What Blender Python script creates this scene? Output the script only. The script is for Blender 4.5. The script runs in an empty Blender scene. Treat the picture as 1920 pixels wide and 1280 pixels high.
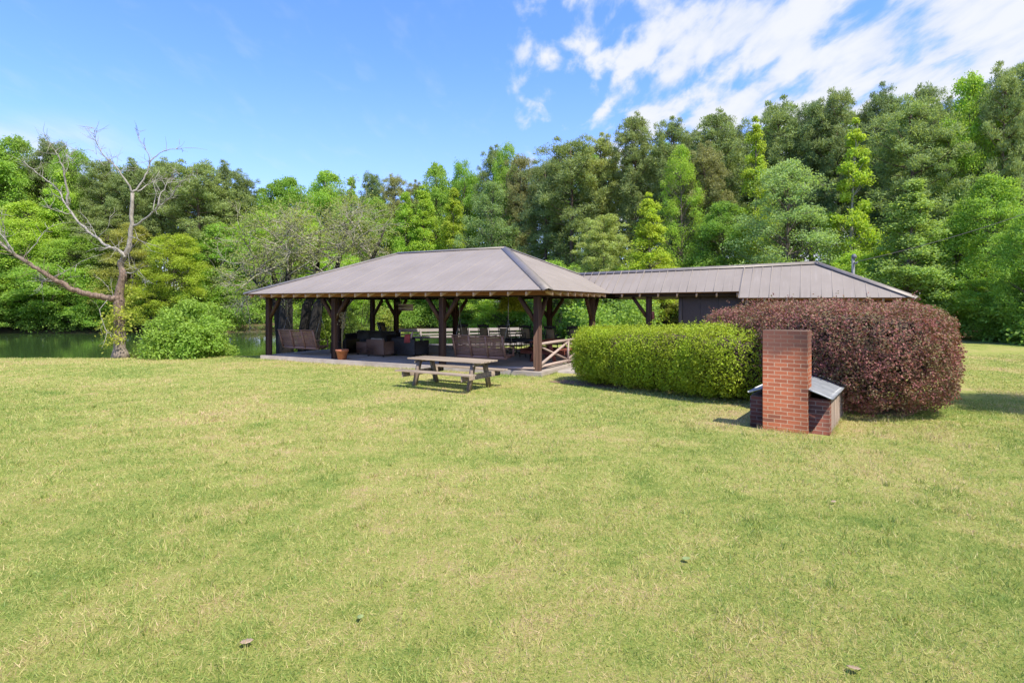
import bpy, math, random
import numpy as np
from mathutils import Vector, Matrix

PI = math.pi
scene = bpy.context.scene
C = scene.collection

# ------------------------------------------------------------------ camera
CAMZ = 2.15
cam = bpy.data.cameras.new('camera')
cam.sensor_width = 36.0
cam.lens = 19.9
cam.shift_y = -68 / 1920
cam.clip_start = 0.1
cam.clip_end = 2000
camo = bpy.data.objects.new('camera', cam)
C.objects.link(camo)
camo.location = (0, 0, CAMZ)
camo.rotation_euler = (PI / 2, 0, 0)
scene.camera = camo

# ------------------------------------------------------------------ world
SUNV = Vector((0.37, -0.41, 1.0)).normalized()
EL = math.asin(SUNV.z)
AZ = math.atan2(SUNV.x, SUNV.y)          # clockwise from +Y
world = bpy.data.worlds.new("World")
scene.world = world
world.use_nodes = True
nt = world.node_tree
nt.nodes.clear()
def wn(t, **kw):
    n = nt.nodes.new(t)
    for k, v in kw.items(): setattr(n, k, v)
    return n
def wl(a, b): nt.links.new(a, b)
out = wn('ShaderNodeOutputWorld'); bg = wn('ShaderNodeBackground')
sky = wn('ShaderNodeTexSky', sky_type='NISHITA')
sky.sun_disc = False
sky.sun_elevation = EL
sky.sun_rotation = AZ
sky.air_density = 1.3; sky.dust_density = 0.35; sky.ozone_density = 2.5
hs = wn('ShaderNodeHueSaturation')
hs.inputs['Saturation'].default_value = 1.1
hs.inputs['Value'].default_value = 1.0
tint = wn('ShaderNodeMix', data_type='RGBA', blend_type='MULTIPLY'); tint.inputs[0].default_value = 1.0
wl(sky.outputs[0], tint.inputs[6]); tint.inputs[7].default_value = (0.66, 0.70, 1.04, 1)
wl(tint.outputs[2], hs.inputs['Color'])
tc = wn('ShaderNodeTexCoord')
sep = wn('ShaderNodeSeparateXYZ'); wl(tc.outputs['Generated'], sep.inputs[0])
def math_(op, a, b=None, clamp=False):
    n = wn('ShaderNodeMath', operation=op, use_clamp=clamp)
    for i, v in enumerate((a, b)):
        if v is None: continue
        if isinstance(v, (int, float)): n.inputs[i].default_value = v
        else: wl(v, n.inputs[i])
    return n.outputs[0]
def ramp(v, lo, hi):
    n = wn('ShaderNodeMapRange', interpolation_type='SMOOTHSTEP')
    wl(v, n.inputs[0]); n.inputs[1].default_value = lo; n.inputs[2].default_value = hi
    return n.outputs[0]
zz = math_('ADD', math_('MAXIMUM', sep.outputs[2], 0.0), 0.12)
cx = math_('DIVIDE', sep.outputs[0], zz); cy = math_('DIVIDE', sep.outputs[1], zz)
comb = wn('ShaderNodeCombineXYZ'); wl(cx, comb.inputs[0]); wl(cy, comb.inputs[1])
mp = wn('ShaderNodeMapping'); wl(comb.outputs[0], mp.inputs[0])
mp.inputs['Rotation'].default_value = (0, 0, math.radians(-20))
mp.inputs['Scale'].default_value = (1.7, 0.75, 1)
n1 = wn('ShaderNodeTexNoise'); wl(mp.outputs[0], n1.inputs['Vector'])
n1.inputs['Scale'].default_value = 2.6; n1.inputs['Detail'].default_value = 8; n1.inputs['Roughness'].default_value = 0.55
n1.inputs['Distortion'].default_value = 0.25
n2 = wn('ShaderNodeTexNoise'); wl(mp.outputs[0], n2.inputs['Vector'])
n2.inputs['Scale'].default_value = 5.2; n2.inputs['Detail'].default_value = 6; n2.inputs['Roughness'].default_value = 0.55
n2.inputs['Distortion'].default_value = 0.2
dens = math_('ADD', math_('MULTIPLY', n1.outputs[0], 0.38), math_('MULTIPLY', n2.outputs[0], 0.62))
ydiv = math_('MAXIMUM', sep.outputs[1], 0.05)
az = math_('DIVIDE', sep.outputs[0], ydiv)            # tan of azimuth
elv = math_('DIVIDE', sep.outputs[2], ydiv)
mask_r = ramp(math_('ADD', az, math_('MULTIPLY', elv, 0.12)), -0.12, 0.45)
cov = math_('ADD', dens, math_('MULTIPLY', mask_r, 0.225))
cl1 = ramp(cov, 0.575, 0.735)
# thin wisps elsewhere, low on the left
wl_ = ramp(math_('MULTIPLY', az, -1.0), 0.60, 0.85)
wl2 = math_('MULTIPLY', wl_, ramp(math_('MULTIPLY', elv, -1.0), -0.36, -0.26))
cl2 = math_('MULTIPLY', math_('MULTIPLY', wl2, ramp(n1.outputs[0], 0.30, 0.60)), 0.75)
thin = math_('MULTIPLY', ramp(n2.outputs[0], 0.5, 0.8), 0.10)
cl = math_('MAXIMUM', math_('MAXIMUM', math_('MULTIPLY', math_('MULTIPLY', cl1, ramp(az, -0.08, 0.06)), 0.93), cl2), thin)
hz = math_('MULTIPLY', math_('SUBTRACT', 1.0, ramp(elv, 0.02, 0.45)), 0.30)
mixh = wn('ShaderNodeMix', data_type='RGBA'); wl(hz, mixh.inputs[0]); wl(hs.outputs[0], mixh.inputs[6])
mixh.inputs[7].default_value = (2.0, 2.35, 3.5, 1)
mixc = wn('ShaderNodeMix', data_type='RGBA'); wl(cl, mixc.inputs[0]); wl(mixh.outputs[2], mixc.inputs[6])
ccol = wn('ShaderNodeMix', data_type='RGBA'); wl(ramp(n2.outputs[0], 0.35, 0.65), ccol.inputs[0])
ccol.inputs[6].default_value = (2.3, 2.55, 2.95, 1); ccol.inputs[7].default_value = (3.0, 3.05, 3.15, 1)
wl(ccol.outputs[2], mixc.inputs[7])
wl(mixc.outputs[2], bg.inputs[0]); bg.inputs[1].default_value = 0.143
wl(bg.outputs[0], out.inputs[0])

# ------------------------------------------------------------------ sun
sl = bpy.data.lights.new('sun', 'SUN'); sl.energy = 3.5; sl.angle = math.radians(0.6); sl.color = (1.0, 0.945, 0.84)
so = bpy.data.objects.new('sun', sl); C.objects.link(so)
so.rotation_euler = (-SUNV).to_track_quat('-Z', 'Y').to_euler()
so.location = (20, -20, 40)
scene.view_settings.view_transform = 'Standard'
scene.view_settings.look = 'None'
scene.view_settings.gamma = 1.0
scene.view_settings.use_curve_mapping = False
scene.view_settings.exposure = 1.15
scene.cycles.max_bounces = 8
scene.cycles.diffuse_bounces = 5
scene.cycles.transmission_bounces = 5
scene.cycles.transparent_max_bounces = 8
scene.cycles.caustics_reflective = False
scene.cycles.caustics_refractive = False
scene.cycles.use_denoising = True

# ------------------------------------------------------------------ materials
def newmat(name):
    m = bpy.data.materials.new(name); m.use_nodes = True
    t = m.node_tree
    return m, t, t.nodes['Principled BSDF'], t.nodes['Material Output']
def N(t, ty, **kw):
    n = t.nodes.new(ty)
    for k, v in kw.items(): setattr(n, k, v)
    return n
def noise(t, vec, scale, detail=4, rough=0.55, dist=0.0):
    n = N(t, 'ShaderNodeTexNoise'); n.inputs['Scale'].default_value = scale
    n.inputs['Detail'].default_value = detail; n.inputs['Roughness'].default_value = rough
    n.inputs['Distortion'].default_value = dist
    t.links.new(vec, n.inputs['Vector']); return n.outputs[0]
def cramp(t, v, stops):
    r = N(t, 'ShaderNodeValToRGB'); t.links.new(v, r.inputs[0])
    e = r.color_ramp.elements
    while len(e) < len(stops): e.new(0.5)
    for i, (p, c) in enumerate(stops):
        e[i].position = p; e[i].color = (*c, 1)
    return r.outputs[0]
def mix(t, f, a, b, mode='MIX'):
    n = N(t, 'ShaderNodeMix', data_type='RGBA', blend_type=mode)
    for i, v in ((0, f), (6, a), (7, b)):
        if isinstance(v, (int, float)): n.inputs[i].default_value = v
        elif isinstance(v, tuple): n.inputs[i].default_value = (*v, 1) if len(v) == 3 else v
        else: t.links.new(v, n.inputs[i])
    return n.outputs[2]
def mrange(t, v, a, b, c=0.0, d=1.0):
    n = N(t, 'ShaderNodeMapRange', interpolation_type='SMOOTHSTEP'); t.links.new(v, n.inputs[0])
    for i, x in enumerate((a, b, c, d)): n.inputs[i + 1].default_value = x
    return n.outputs[0]
def mth(t, op, a, b=0.0):
    n = N(t, 'ShaderNodeMath', operation=op)
    for i, v in enumerate((a, b)):
        if isinstance(v, (int, float)): n.inputs[i].default_value = v
        else: t.links.new(v, n.inputs[i])
    return n.outputs[0]
def bump(t, bsdf, h, strength, dist=0.02):
    b = N(t, 'ShaderNodeBump'); b.inputs['Strength'].default_value = strength
    b.inputs['Distance'].default_value = dist
    t.links.new(h, b.inputs['Height']); t.links.new(b.outputs[0], bsdf.inputs['Normal'])

def plain(name, c1, c2, scale=6, rough=0.7, metal=0.0, stretch=(1, 1, 1), bs=0.25, bd=0.01, spec=0.4):
    """two-tone noise material in object space"""
    m, t, b, o = newmat(name)
    g = N(t, 'ShaderNodeTexCoord'); mp = N(t, 'ShaderNodeMapping')
    mp.inputs['Scale'].default_value = stretch; t.links.new(g.outputs['Object'], mp.inputs[0])
    n = noise(t, mp.outputs[0], scale, 6, 0.6)
    col = cramp(t, n, [(0.3, c1), (0.7, c2)])
    t.links.new(col, b.inputs['Base Color'])
    b.inputs['Roughness'].default_value = rough; b.inputs['Metallic'].default_value = metal
    b.inputs['Specular IOR Level'].default_value = spec
    bump(t, b, n, bs, bd)
    return m

def wood(name, c1, c2, axis=0, scale=1.0, rough=0.75):
    st = [18, 18, 18]; st[axis] = 1.2
    return plain(name, c1, c2, scale, rough, stretch=tuple(st), bs=0.5, bd=0.004, spec=0.25)

M = {}
M['post'] = wood('dark_stained_post', (0.034, 0.017, 0.010), (0.095, 0.048, 0.031), 2)
M['beam'] = wood('dark_stained_beam', (0.022, 0.014, 0.012), (0.05, 0.03, 0.025), 0)
M['soffit'] = wood('orange_soffit_boards', (0.19, 0.075, 0.034), (0.28, 0.12, 0.055), 0)
M['rafter'] = wood('pale_rafter', (0.40, 0.24, 0.15), (0.58, 0.40, 0.28), 1)
M['swing'] = wood('brown_swing_wood', (0.19, 0.10, 0.08), (0.34, 0.20, 0.16), 0)
M['grey_wood'] = wood('weathered_grey_wood', (0.13, 0.098, 0.072), (0.30, 0.24, 0.18), 0)
M['grey_wood_z'] = wood('weathered_grey_wood_upright', (0.13, 0.095, 0.07), (0.28, 0.215, 0.16), 2)
M['deck_wood'] = wood('deck_wood', (0.18, 0.155, 0.145), (0.30, 0.265, 0.245), 0)
M['log'] = wood('peeled_log', (0.26, 0.19, 0.16), (0.46, 0.36, 0.31), 0)
M['red_wood'] = wood('red_stained_wood', (0.22, 0.06, 0.04), (0.36, 0.125, 0.085), 0)
M['black_wood'] = plain('black_painted_wood', (0.012, 0.010, 0.009), (0.03, 0.024, 0.022), 20, 0.5)
M['rattan'] = plain('tan_woven_back', (0.17, 0.12, 0.07), (0.30, 0.22, 0.135), 60, 0.8)
M['wicker'] = plain('brown_wicker', (0.10, 0.052, 0.032), (0.21, 0.118, 0.078), 40, 0.6, stretch=(1, 1, 4), bs=0.8, bd=0.01)
M['dark_wicker'] = plain('charcoal_wicker', (0.020, 0.016, 0.013), (0.055, 0.045, 0.038), 40, 0.6, stretch=(1, 1, 3), bs=0.8, bd=0.01)
M['cushion'] = plain('grey_cushion_cloth', (0.08, 0.075, 0.062), (0.14, 0.13, 0.11), 30, 0.9)
M['pale_cushion'] = plain('tan_cushion_cloth', (0.24, 0.20, 0.16), (0.36, 0.31, 0.25), 30, 0.9)
M['dark_cushion'] = plain('black_cushion_cloth', (0.012, 0.012, 0.013), (0.03, 0.03, 0.03), 30, 0.9)
M['red_cloth'] = plain('red_cloth', (0.35, 0.05, 0.05), (0.5, 0.10, 0.09), 30, 0.9)
M['pink_cloth'] = plain('pale_pink_cloth', (0.45, 0.3, 0.27), (0.6, 0.45, 0.4), 30, 0.9)
M['terracotta'] = plain('terracotta', (0.36, 0.115, 0.055), (0.50, 0.19, 0.10), 9, 0.8)
M['soil'] = plain('dark_soil', (0.03, 0.02, 0.015), (0.07, 0.05, 0.035), 30, 0.95)
M['straw'] = plain('dry_straw', (0.25, 0.20, 0.10), (0.42, 0.36, 0.2), 30, 0.9)
M['concrete'] = plain('concrete', (0.21, 0.175, 0.145), (0.30, 0.258, 0.22), 2.5, 0.85, bs=0.3, bd=0.01)
M['pale_concrete'] = plain('pale_concrete', (0.25, 0.22, 0.19), (0.35, 0.31, 0.27), 4, 0.9)
M['wall'] = plain('dark_brown_wall_paint', (0.085, 0.060, 0.048), (0.118, 0.086, 0.070), 5, 0.7, stretch=(8, 1, 1), bs=0.3, bd=0.01)
M['steel'] = plain('grey_galvanised_steel', (0.10, 0.105, 0.115), (0.17, 0.18, 0.19), 14, 0.6, metal=0.2)
M['chain'] = plain('chain_steel', (0.25, 0.22, 0.19), (0.42, 0.38, 0.33), 40, 0.5, metal=0.5)
M['cable'] = plain('black_cable', (0.02, 0.02, 0.02), (0.035, 0.035, 0.035), 10, 0.6)
M['glass_dark'] = plain('dark_table_top', (0.015, 0.016, 0.018), (0.028, 0.03, 0.032), 10, 0.25)
M['window_glass'] = plain('dark_window_glass', (0.02, 0.022, 0.022), (0.03, 0.032, 0.03), 2, 0.1, bs=0.0)
M['trim'] = plain('olive_window_trim', (0.10, 0.085, 0.06), (0.14, 0.12, 0.085), 10, 0.7)
M['mulch'] = plain('leaf_litter', (0.12, 0.07, 0.045), (0.30, 0.19, 0.13), 22, 0.95, bs=0.9, bd=0.03)
M['bark'] = plain('grey_brown_bark', (0.075, 0.058, 0.045), (0.21, 0.17, 0.14), 9, 0.95, stretch=(2, 2, 0.5), bs=1.0, bd=0.03)
M['pine_bark'] = plain('pine_bark', (0.075, 0.05, 0.038), (0.19, 0.135, 0.105), 9, 0.95, stretch=(2, 2, 0.4), bs=1.0, bd=0.03)
M['pale_bark'] = plain('bleached_bark', (0.20, 0.18, 0.16), (0.38, 0.355, 0.325), 8, 0.9, stretch=(2, 2, 1), bs=0.6, bd=0.02)
M['twig'] = plain('grey_twigs', (0.22, 0.20, 0.14), (0.38, 0.355, 0.27), 5, 0.9)
M['dark_bark'] = plain('dark_shaded_bark', (0.010, 0.008, 0.006), (0.026, 0.022, 0.018), 8, 0.95, stretch=(3, 3, 0.5), bs=1.0, bd=0.04)  # near-black: deep shade under the canopy is put into the bark colour
M['stem'] = plain('brown_stems', (0.06, 0.04, 0.03), (0.12, 0.085, 0.06), 12, 0.95)

def dead_tree_bark():
    m, t, b, o = newmat('dead_tree_bark')
    g = N(t, 'ShaderNodeTexCoord'); sp = N(t, 'ShaderNodeSeparateXYZ'); t.links.new(g.outputs['Object'], sp.inputs[0])
    mp = N(t, 'ShaderNodeMapping'); mp.inputs['Scale'].default_value = (3, 3, 1.1); t.links.new(g.outputs['Object'], mp.inputs[0])
    n = noise(t, mp.outputs[0], 6, 8, 0.65)
    n2 = noise(t, g.outputs['Object'], 2.2, 4, 0.6)
    br = cramp(t, n, [(0.35, (0.075, 0.045, 0.032)), (0.65, (0.26, 0.185, 0.14))])
    pale = cramp(t, n, [(0.3, (0.17, 0.145, 0.12)), (0.65, (0.36, 0.325, 0.28))])
    h = mth(t, 'ADD', sp.outputs[2], mth(t, 'MULTIPLY', n2, 2.4))
    col = mix(t, mrange(t, h, 4.6, 6.2), br, pale)
    low = mrange(t, h, 1.6, 3.4)
    col = mix(t, low, mix(t, 0.45, br, pale), col)
    t.links.new(col, b.inputs['Base Color']); b.inputs['Roughness'].default_value = 0.92
    bump(t, b, n, 1.0, 0.03)
    return m
M['dead_bark'] = dead_tree_bark()

def roof_metal():
    m, t, b, o = newmat('brown_metal_roof')
    g = N(t, 'ShaderNodeTexCoord')
    n = noise(t, g.outputs['Object'], 0.8, 6, 0.6)
    mp = N(t, 'ShaderNodeMapping'); mp.inputs['Scale'].default_value = (7, 0.7, 0.7); t.links.new(g.outputs['Object'], mp.inputs[0])
    n2 = noise(t, mp.outputs[0], 1.6, 5, 0.6)
    c = cramp(t, n, [(0.3, (0.200, 0.170, 0.145)), (0.7, (0.242, 0.207, 0.180))])
    c = mix(t, mth(t, 'MULTIPLY', mrange(t, n2, 0.52, 0.75), 0.35), c, (0.30, 0.265, 0.24))
    t.links.new(c, b.inputs['Base Color'])
    b.inputs['Roughness'].default_value = 0.6; b.inputs['Metallic'].default_value = 0.0; b.inputs['Specular IOR Level'].default_value = 0.3
    bump(t, b, n, 0.15, 0.02)
    return m
M['roof'] = roof_metal()
M['roof_cap'] = plain('roof_cap_metal', (0.155, 0.135, 0.118), (0.205, 0.18, 0.16), 5, 0.5, metal=0.2, bs=0.05)

def lid_metal():
    m, t, b, o = newmat('galvanised_lid')
    g = N(t, 'ShaderNodeTexCoord')
    n = noise(t, g.outputs['Object'], 5, 6, 0.6)
    n2 = noise(t, g.outputs['Object'], 22, 4, 0.6)
    c = cramp(t, n, [(0.3, (0.20, 0.21, 0.225)), (0.7, (0.30, 0.31, 0.325))])
    c = mix(t, mrange(t, n2, 0.62, 0.78, 0, 0.7), c, (0.20, 0.19, 0.18))
    t.links.new(c, b.inputs['Base Color'])
    b.inputs['Roughness'].default_value = 0.5; b.inputs['Metallic'].default_value = 0.55
    bump(t, b, n2, 0.1, 0.01)
    return m
M['lid'] = lid_metal()

def brick(name, ca, cb, cm, soot_lo, soot_hi, sootc, aged=0.0):
    m, t, b, o = newmat(name)
    g = N(t, 'ShaderNodeTexCoord'); sp = N(t, 'ShaderNodeSeparateXYZ'); t.links.new(g.outputs['Object'], sp.inputs[0])
    cb_ = N(t, 'ShaderNodeCombineXYZ')
    t.links.new(mth(t, 'ADD', mth(t, 'ADD', sp.outputs[0], sp.outputs[1]), 4.1), cb_.inputs[0])
    t.links.new(sp.outputs[2], cb_.inputs[1])
    wob = noise(t, g.outputs['Object'], 14, 3, 0.5)
    va = N(t, 'ShaderNodeVectorMath', operation='ADD'); t.links.new(cb_.outputs[0], va.inputs[0])
    sc = N(t, 'ShaderNodeVectorMath', operation='SCALE'); cw = N(t, 'ShaderNodeCombineXYZ')
    t.links.new(mth(t, 'SUBTRACT', wob, 0.5), cw.inputs[0]); t.links.new(mth(t, 'SUBTRACT', wob, 0.5), cw.inputs[1])
    t.links.new(cw.outputs[0], sc.inputs[0]); sc.inputs['Scale'].default_value = 0.008
    t.links.new(sc.outputs[0], va.inputs[1])
    bt = N(t, 'ShaderNodeTexBrick'); t.links.new(va.outputs[0], bt.inputs['Vector'])
    bt.offset = 0.5; bt.inputs['Scale'].default_value = 1.0
    bt.inputs['Brick Width'].default_value = 0.205; bt.inputs['Row Height'].default_value = 0.0685
    bt.inputs['Mortar Size'].default_value = 0.0070; bt.inputs['Mortar Smooth'].default_value = 0.25
    bt.inputs['Bias'].default_value = -0.15
    bt.inputs['Color1'].default_value = (*ca, 1); bt.inputs['Color2'].default_value = (*cb, 1); bt.inputs['Mortar'].default_value = (*cm, 1)
    n = noise(t, g.outputs['Object'], 30, 5, 0.6)
    c = mix(t, 0.35, bt.outputs['Color'], cramp(t, n, [(0.3, (0.45, 0.45, 0.45)), (0.7, (1.0, 1.0, 1.0))]), 'MULTIPLY')
    # odd dark bricks
    bt2 = N(t, 'ShaderNodeTexBrick'); t.links.new(va.outputs[0], bt2.inputs['Vector'])
    bt2.offset = 0.5; bt2.inputs['Scale'].default_value = 1.0; bt2.inputs['Brick Width'].default_value = 0.205; bt2.inputs['Row Height'].default_value = 0.0685
    bt2.inputs['Mortar Size'].default_value = 0.0055; bt2.inputs['Bias'].default_value = -0.0
    bt2.inputs['Color1'].default_value = (0, 0, 0, 1); bt2.inputs['Color2'].default_value = (1, 1, 1, 1); bt2.inputs['Mortar'].default_value = (0, 0, 0, 1)
    dk = mrange(t, bt2.outputs['Color'], 0.88, 0.95)
    c = mix(t, mth(t, 'MULTIPLY', dk, 0.45), c, sootc)
    n3 = noise(t, g.outputs['Object'], 3.0, 5, 0.65)
    hh = mth(t, 'ADD', sp.outputs[2], mth(t, 'MULTIPLY', mth(t, 'SUBTRACT', n3, 0.5), 0.7))
    c = mix(t, mrange(t, hh, soot_lo, soot_hi, aged, 0.72), c, sootc)
    t.links.new(c, b.inputs['Base Color'])
    b.inputs['Roughness'].default_value = 0.9; b.inputs['Specular IOR Level'].default_value = 0.2
    bump(t, b, mth(t, 'MULTIPLY', bt.outputs['Fac'], -1.0), 0.6, 0.006)
    return m
M['brick'] = brick('red_brick', (0.255, 0.080, 0.040), (0.165, 0.050, 0.028), (0.29, 0.20, 0.14), 1.15, 1.50, (0.060, 0.034, 0.030))
M['brick_dark'] = brick('sooty_brick', (0.23, 0.070, 0.042), (0.13, 0.050, 0.036), (0.28, 0.20, 0.15), 0.9, 1.5, (0.055, 0.038, 0.032), 0.25)

def foliage(name, rough=0.6, trans=0.45, var=0.5, patch=0.5, spec=0.25, second=None, nscale=0.5):
    """leaf material: colour from the object's own colour, varied leaf by leaf and in patches"""
    m, t, b, o = newmat(name)
    oi = N(t, 'ShaderNodeObjectInfo'); ge = N(t, 'ShaderNodeNewGeometry'); g = N(t, 'ShaderNodeTexCoord')
    r = ge.outputs['Random Per Island']
    n = noise(t, g.outputs['Object'], nscale, 3, 0.6)
    base = oi.outputs['Color']
    if second is not None:
        n5 = noise(t, g.outputs['Object'], 2.2, 4, 0.65)
        f = mrange(t, mth(t, 'ADD', mth(t, 'MULTIPLY', r, 0.55), mth(t, 'MULTIPLY', n5, 0.9)), 0.55, 0.95)
        base = mix(t, f, base, second)
    hsn = N(t, 'ShaderNodeHueSaturation')
    t.links.new(base, hsn.inputs['Color'])
    t.links.new(mth(t, 'ADD', 1.0 - var * 0.5, mth(t, 'ADD', mth(t, 'MULTIPLY', r, var), mth(t, 'MULTIPLY', mth(t, 'SUBTRACT', n, 0.5), patch))), hsn.inputs['Value'])
    t.links.new(mth(t, 'ADD', 0.5, mth(t, 'MULTIPLY', mth(t, 'SUBTRACT', n, 0.5), 0.05)), hsn.inputs['Hue'])
    t.links.new(hsn.outputs[0], b.inputs['Base Color'])
    b.inputs['Roughness'].default_value = rough; b.inputs['Specular IOR Level'].default_value = spec
    if trans > 0:
        tr = N(t, 'ShaderNodeBsdfTranslucent'); mx = N(t, 'ShaderNodeMixShader'); mx.inputs[0].default_value = trans
        br = mix(t, 1.0, hsn.outputs[0], (1.5, 1.45, 0.7), 'MULTIPLY')
        t.links.new(br, tr.inputs[0])
        t.links.new(b.outputs[0], mx.inputs[1]); t.links.new(tr.outputs[0], mx.inputs[2]); t.links.new(mx.outputs[0], o.inputs[0])
    return m
M['leaf'] = foliage('leaf')
M['needle'] = foliage('pine_needles', 0.65, 0.35, 0.5, 0.6, 0.2)
M['red_leaf'] = foliage('red_leaf', 0.6, 0.20, 0.5, 0.6, 0.2, second=(0.150, 0.125, 0.060), nscale=1.6)
M['hedge_leaf'] = foliage('hedge_leaf', 0.55, 0.35, 0.5, 0.9, 0.2, nscale=1.4)

def lawn_color(t, vec, r=None):
    """the lawn's own colour: green with straw-coloured and reddish worn patches"""
    n1 = noise(t, vec, 0.30, 5, 0.62, 0.6)
    n2 = noise(t, vec, 2.1, 6, 0.7, 0.3)
    n3 = noise(t, vec, 9.0, 4, 0.7)
    f = mth(t, 'ADD', mth(t, 'ADD', mth(t, 'MULTIPLY', n1, 0.92), mth(t, 'MULTIPLY', n2, 0.66)), mth(t, 'SUBTRACT', mth(t, 'MULTIPLY', n3, 0.40), 0.475))
    if r is not None:
        f = mth(t, 'ADD', f, mth(t, 'MULTIPLY', mth(t, 'SUBTRACT', r, 0.5), 0.52))
    else:
        n4 = noise(t, vec, 55.0, 3, 0.8)
        f = mth(t, 'ADD', f, mth(t, 'MULTIPLY', mth(t, 'SUBTRACT', n4, 0.5), 0.9))
    return cramp(t, f, [(0.27, (0.175, 0.262, 0.055)), (0.47, (0.350, 0.400, 0.102)),
                        (0.61, (0.460, 0.435, 0.155)), (0.75, (0.53, 0.42, 0.22)), (0.86, (0.54, 0.38, 0.25))]), f

def ground_mat():
    m, t, b, o = newmat('lawn_and_forest_floor')
    g = N(t, 'ShaderNodeTexCoord'); v = g.outputs['Object']
    lc, f = lawn_color(t, v)
    at = N(t, 'ShaderNodeAttribute'); at.attribute_name = 'floor'
    nf = noise(t, v, 1.3, 6, 0.7)
    fc = cramp(t, nf, [(0.3, (0.045, 0.035, 0.018)), (0.5, (0.10, 0.075, 0.04)), (0.65, (0.09, 0.13, 0.035))])
    nb = noise(t, v, 0.7, 4, 0.6)
    fac = mrange(t, mth(t, 'ADD', at.outputs['Fac'], mth(t, 'MULTIPLY', mth(t, 'SUBTRACT', nb, 0.5), 0.5)), 0.4, 0.6)
    lc = mix(t, 1.0, lc, (0.66, 0.645, 0.60), 'MULTIPLY')  # darkened to carry the shade between blades that the sparse grass lacks
    c = mix(t, fac, lc, fc)
    t.links.new(c, b.inputs['Base Color']); b.inputs['Roughness'].default_value = 0.95
    b.inputs['Specular IOR Level'].default_value = 0.1
    nn = noise(t, v, 30, 5, 0.8)
    bump(t, b, nn, 0.9, 0.03)
    return m
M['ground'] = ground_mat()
def blade_mat():
    m, t, b, o = newmat('grass_blade')
    g = N(t, 'ShaderNodeTexCoord'); ge = N(t, 'ShaderNodeNewGeometry')
    lc, f = lawn_color(t, g.outputs['Object'], ge.outputs['Random Per Island'])
    t.links.new(lc, b.inputs['Base Color']); b.inputs['Roughness'].default_value = 0.5
    b.inputs['Specular IOR Level'].default_value = 0.3
    tr = N(t, 'ShaderNodeBsdfTranslucent'); mx = N(t, 'ShaderNodeMixShader'); mx.inputs[0].default_value = 0.25
    t.links.new(mix(t, 1.0, lc, (1.3, 1.3, 0.8), 'MULTIPLY'), tr.inputs[0])
    t.links.new(b.outputs[0], mx.inputs[1]); t.links.new(tr.outputs[0], mx.inputs[2]); t.links.new(mx.outputs[0], o.inputs[0])
    return m
M['blade'] = blade_mat()
def water_mat():
    m, t, b, o = newmat('pond_water')
    g = N(t, 'ShaderNodeTexCoord')
    mp = N(t, 'ShaderNodeMapping'); mp.inputs['Scale'].default_value = (1, 0.35, 1); t.links.new(g.outputs['Object'], mp.inputs[0])
    n = noise(t, mp.outputs[0], 1.2, 3, 0.5)
    b.inputs['Base Color'].default_value = (0.030, 0.055, 0.018, 1); b.inputs['Roughness'].default_value = 0.07
    b.inputs['IOR'].default_value = 1.33
    bump(t, b, n, 0.22, 0.05)
    return m
M['water'] = water_mat()

# ------------------------------------------------------------------ mesh helpers
def meta(o, label=None, cat=None, group=None, kind=None):
    if label: o['label'] = label
    if cat: o['category'] = cat
    if group: o['group'] = group
    if kind: o['kind'] = kind
    return o
def empty(name, loc, rz=0.0, **kw):
    o = bpy.data.objects.new(name, None); C.objects.link(o)
    o.location = loc; o.rotation_euler = (0, 0, rz); o.empty_display_size = 0.3
    return meta(o, **kw)
def np_mesh(name, verts, faces_flat, sizes, mat, smooth=False):
    """verts (n,3), faces_flat: loop vertex indices, sizes: per-face counts"""
    me = bpy.data.meshes.new(name)
    verts = np.asarray(verts, dtype=np.float32); fl = np.asarray(faces_flat, dtype=np.int32); sz = np.asarray(sizes, dtype=np.int32)
    me.vertices.add(len(verts)); me.vertices.foreach_set('co', verts.ravel())
    me.loops.add(len(fl)); me.loops.foreach_set('vertex_index', fl)
    me.polygons.add(len(sz))
    st = np.zeros(len(sz), dtype=np.int32); st[1:] = np.cumsum(sz)[:-1]
    me.polygons.foreach_set('loop_start', st); me.polygons.foreach_set('loop_total', sz)
    if smooth: me.polygons.foreach_set('use_smooth', np.ones(len(sz), dtype=bool))
    me.materials.append(mat); me.update(calc_edges=True)
    return me
def link(name, me, parent=None, **kw):
    o = bpy.data.objects.new(name, me); C.objects.link(o)
    if parent is not None: o.parent = parent
    return meta(o, **kw)

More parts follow.
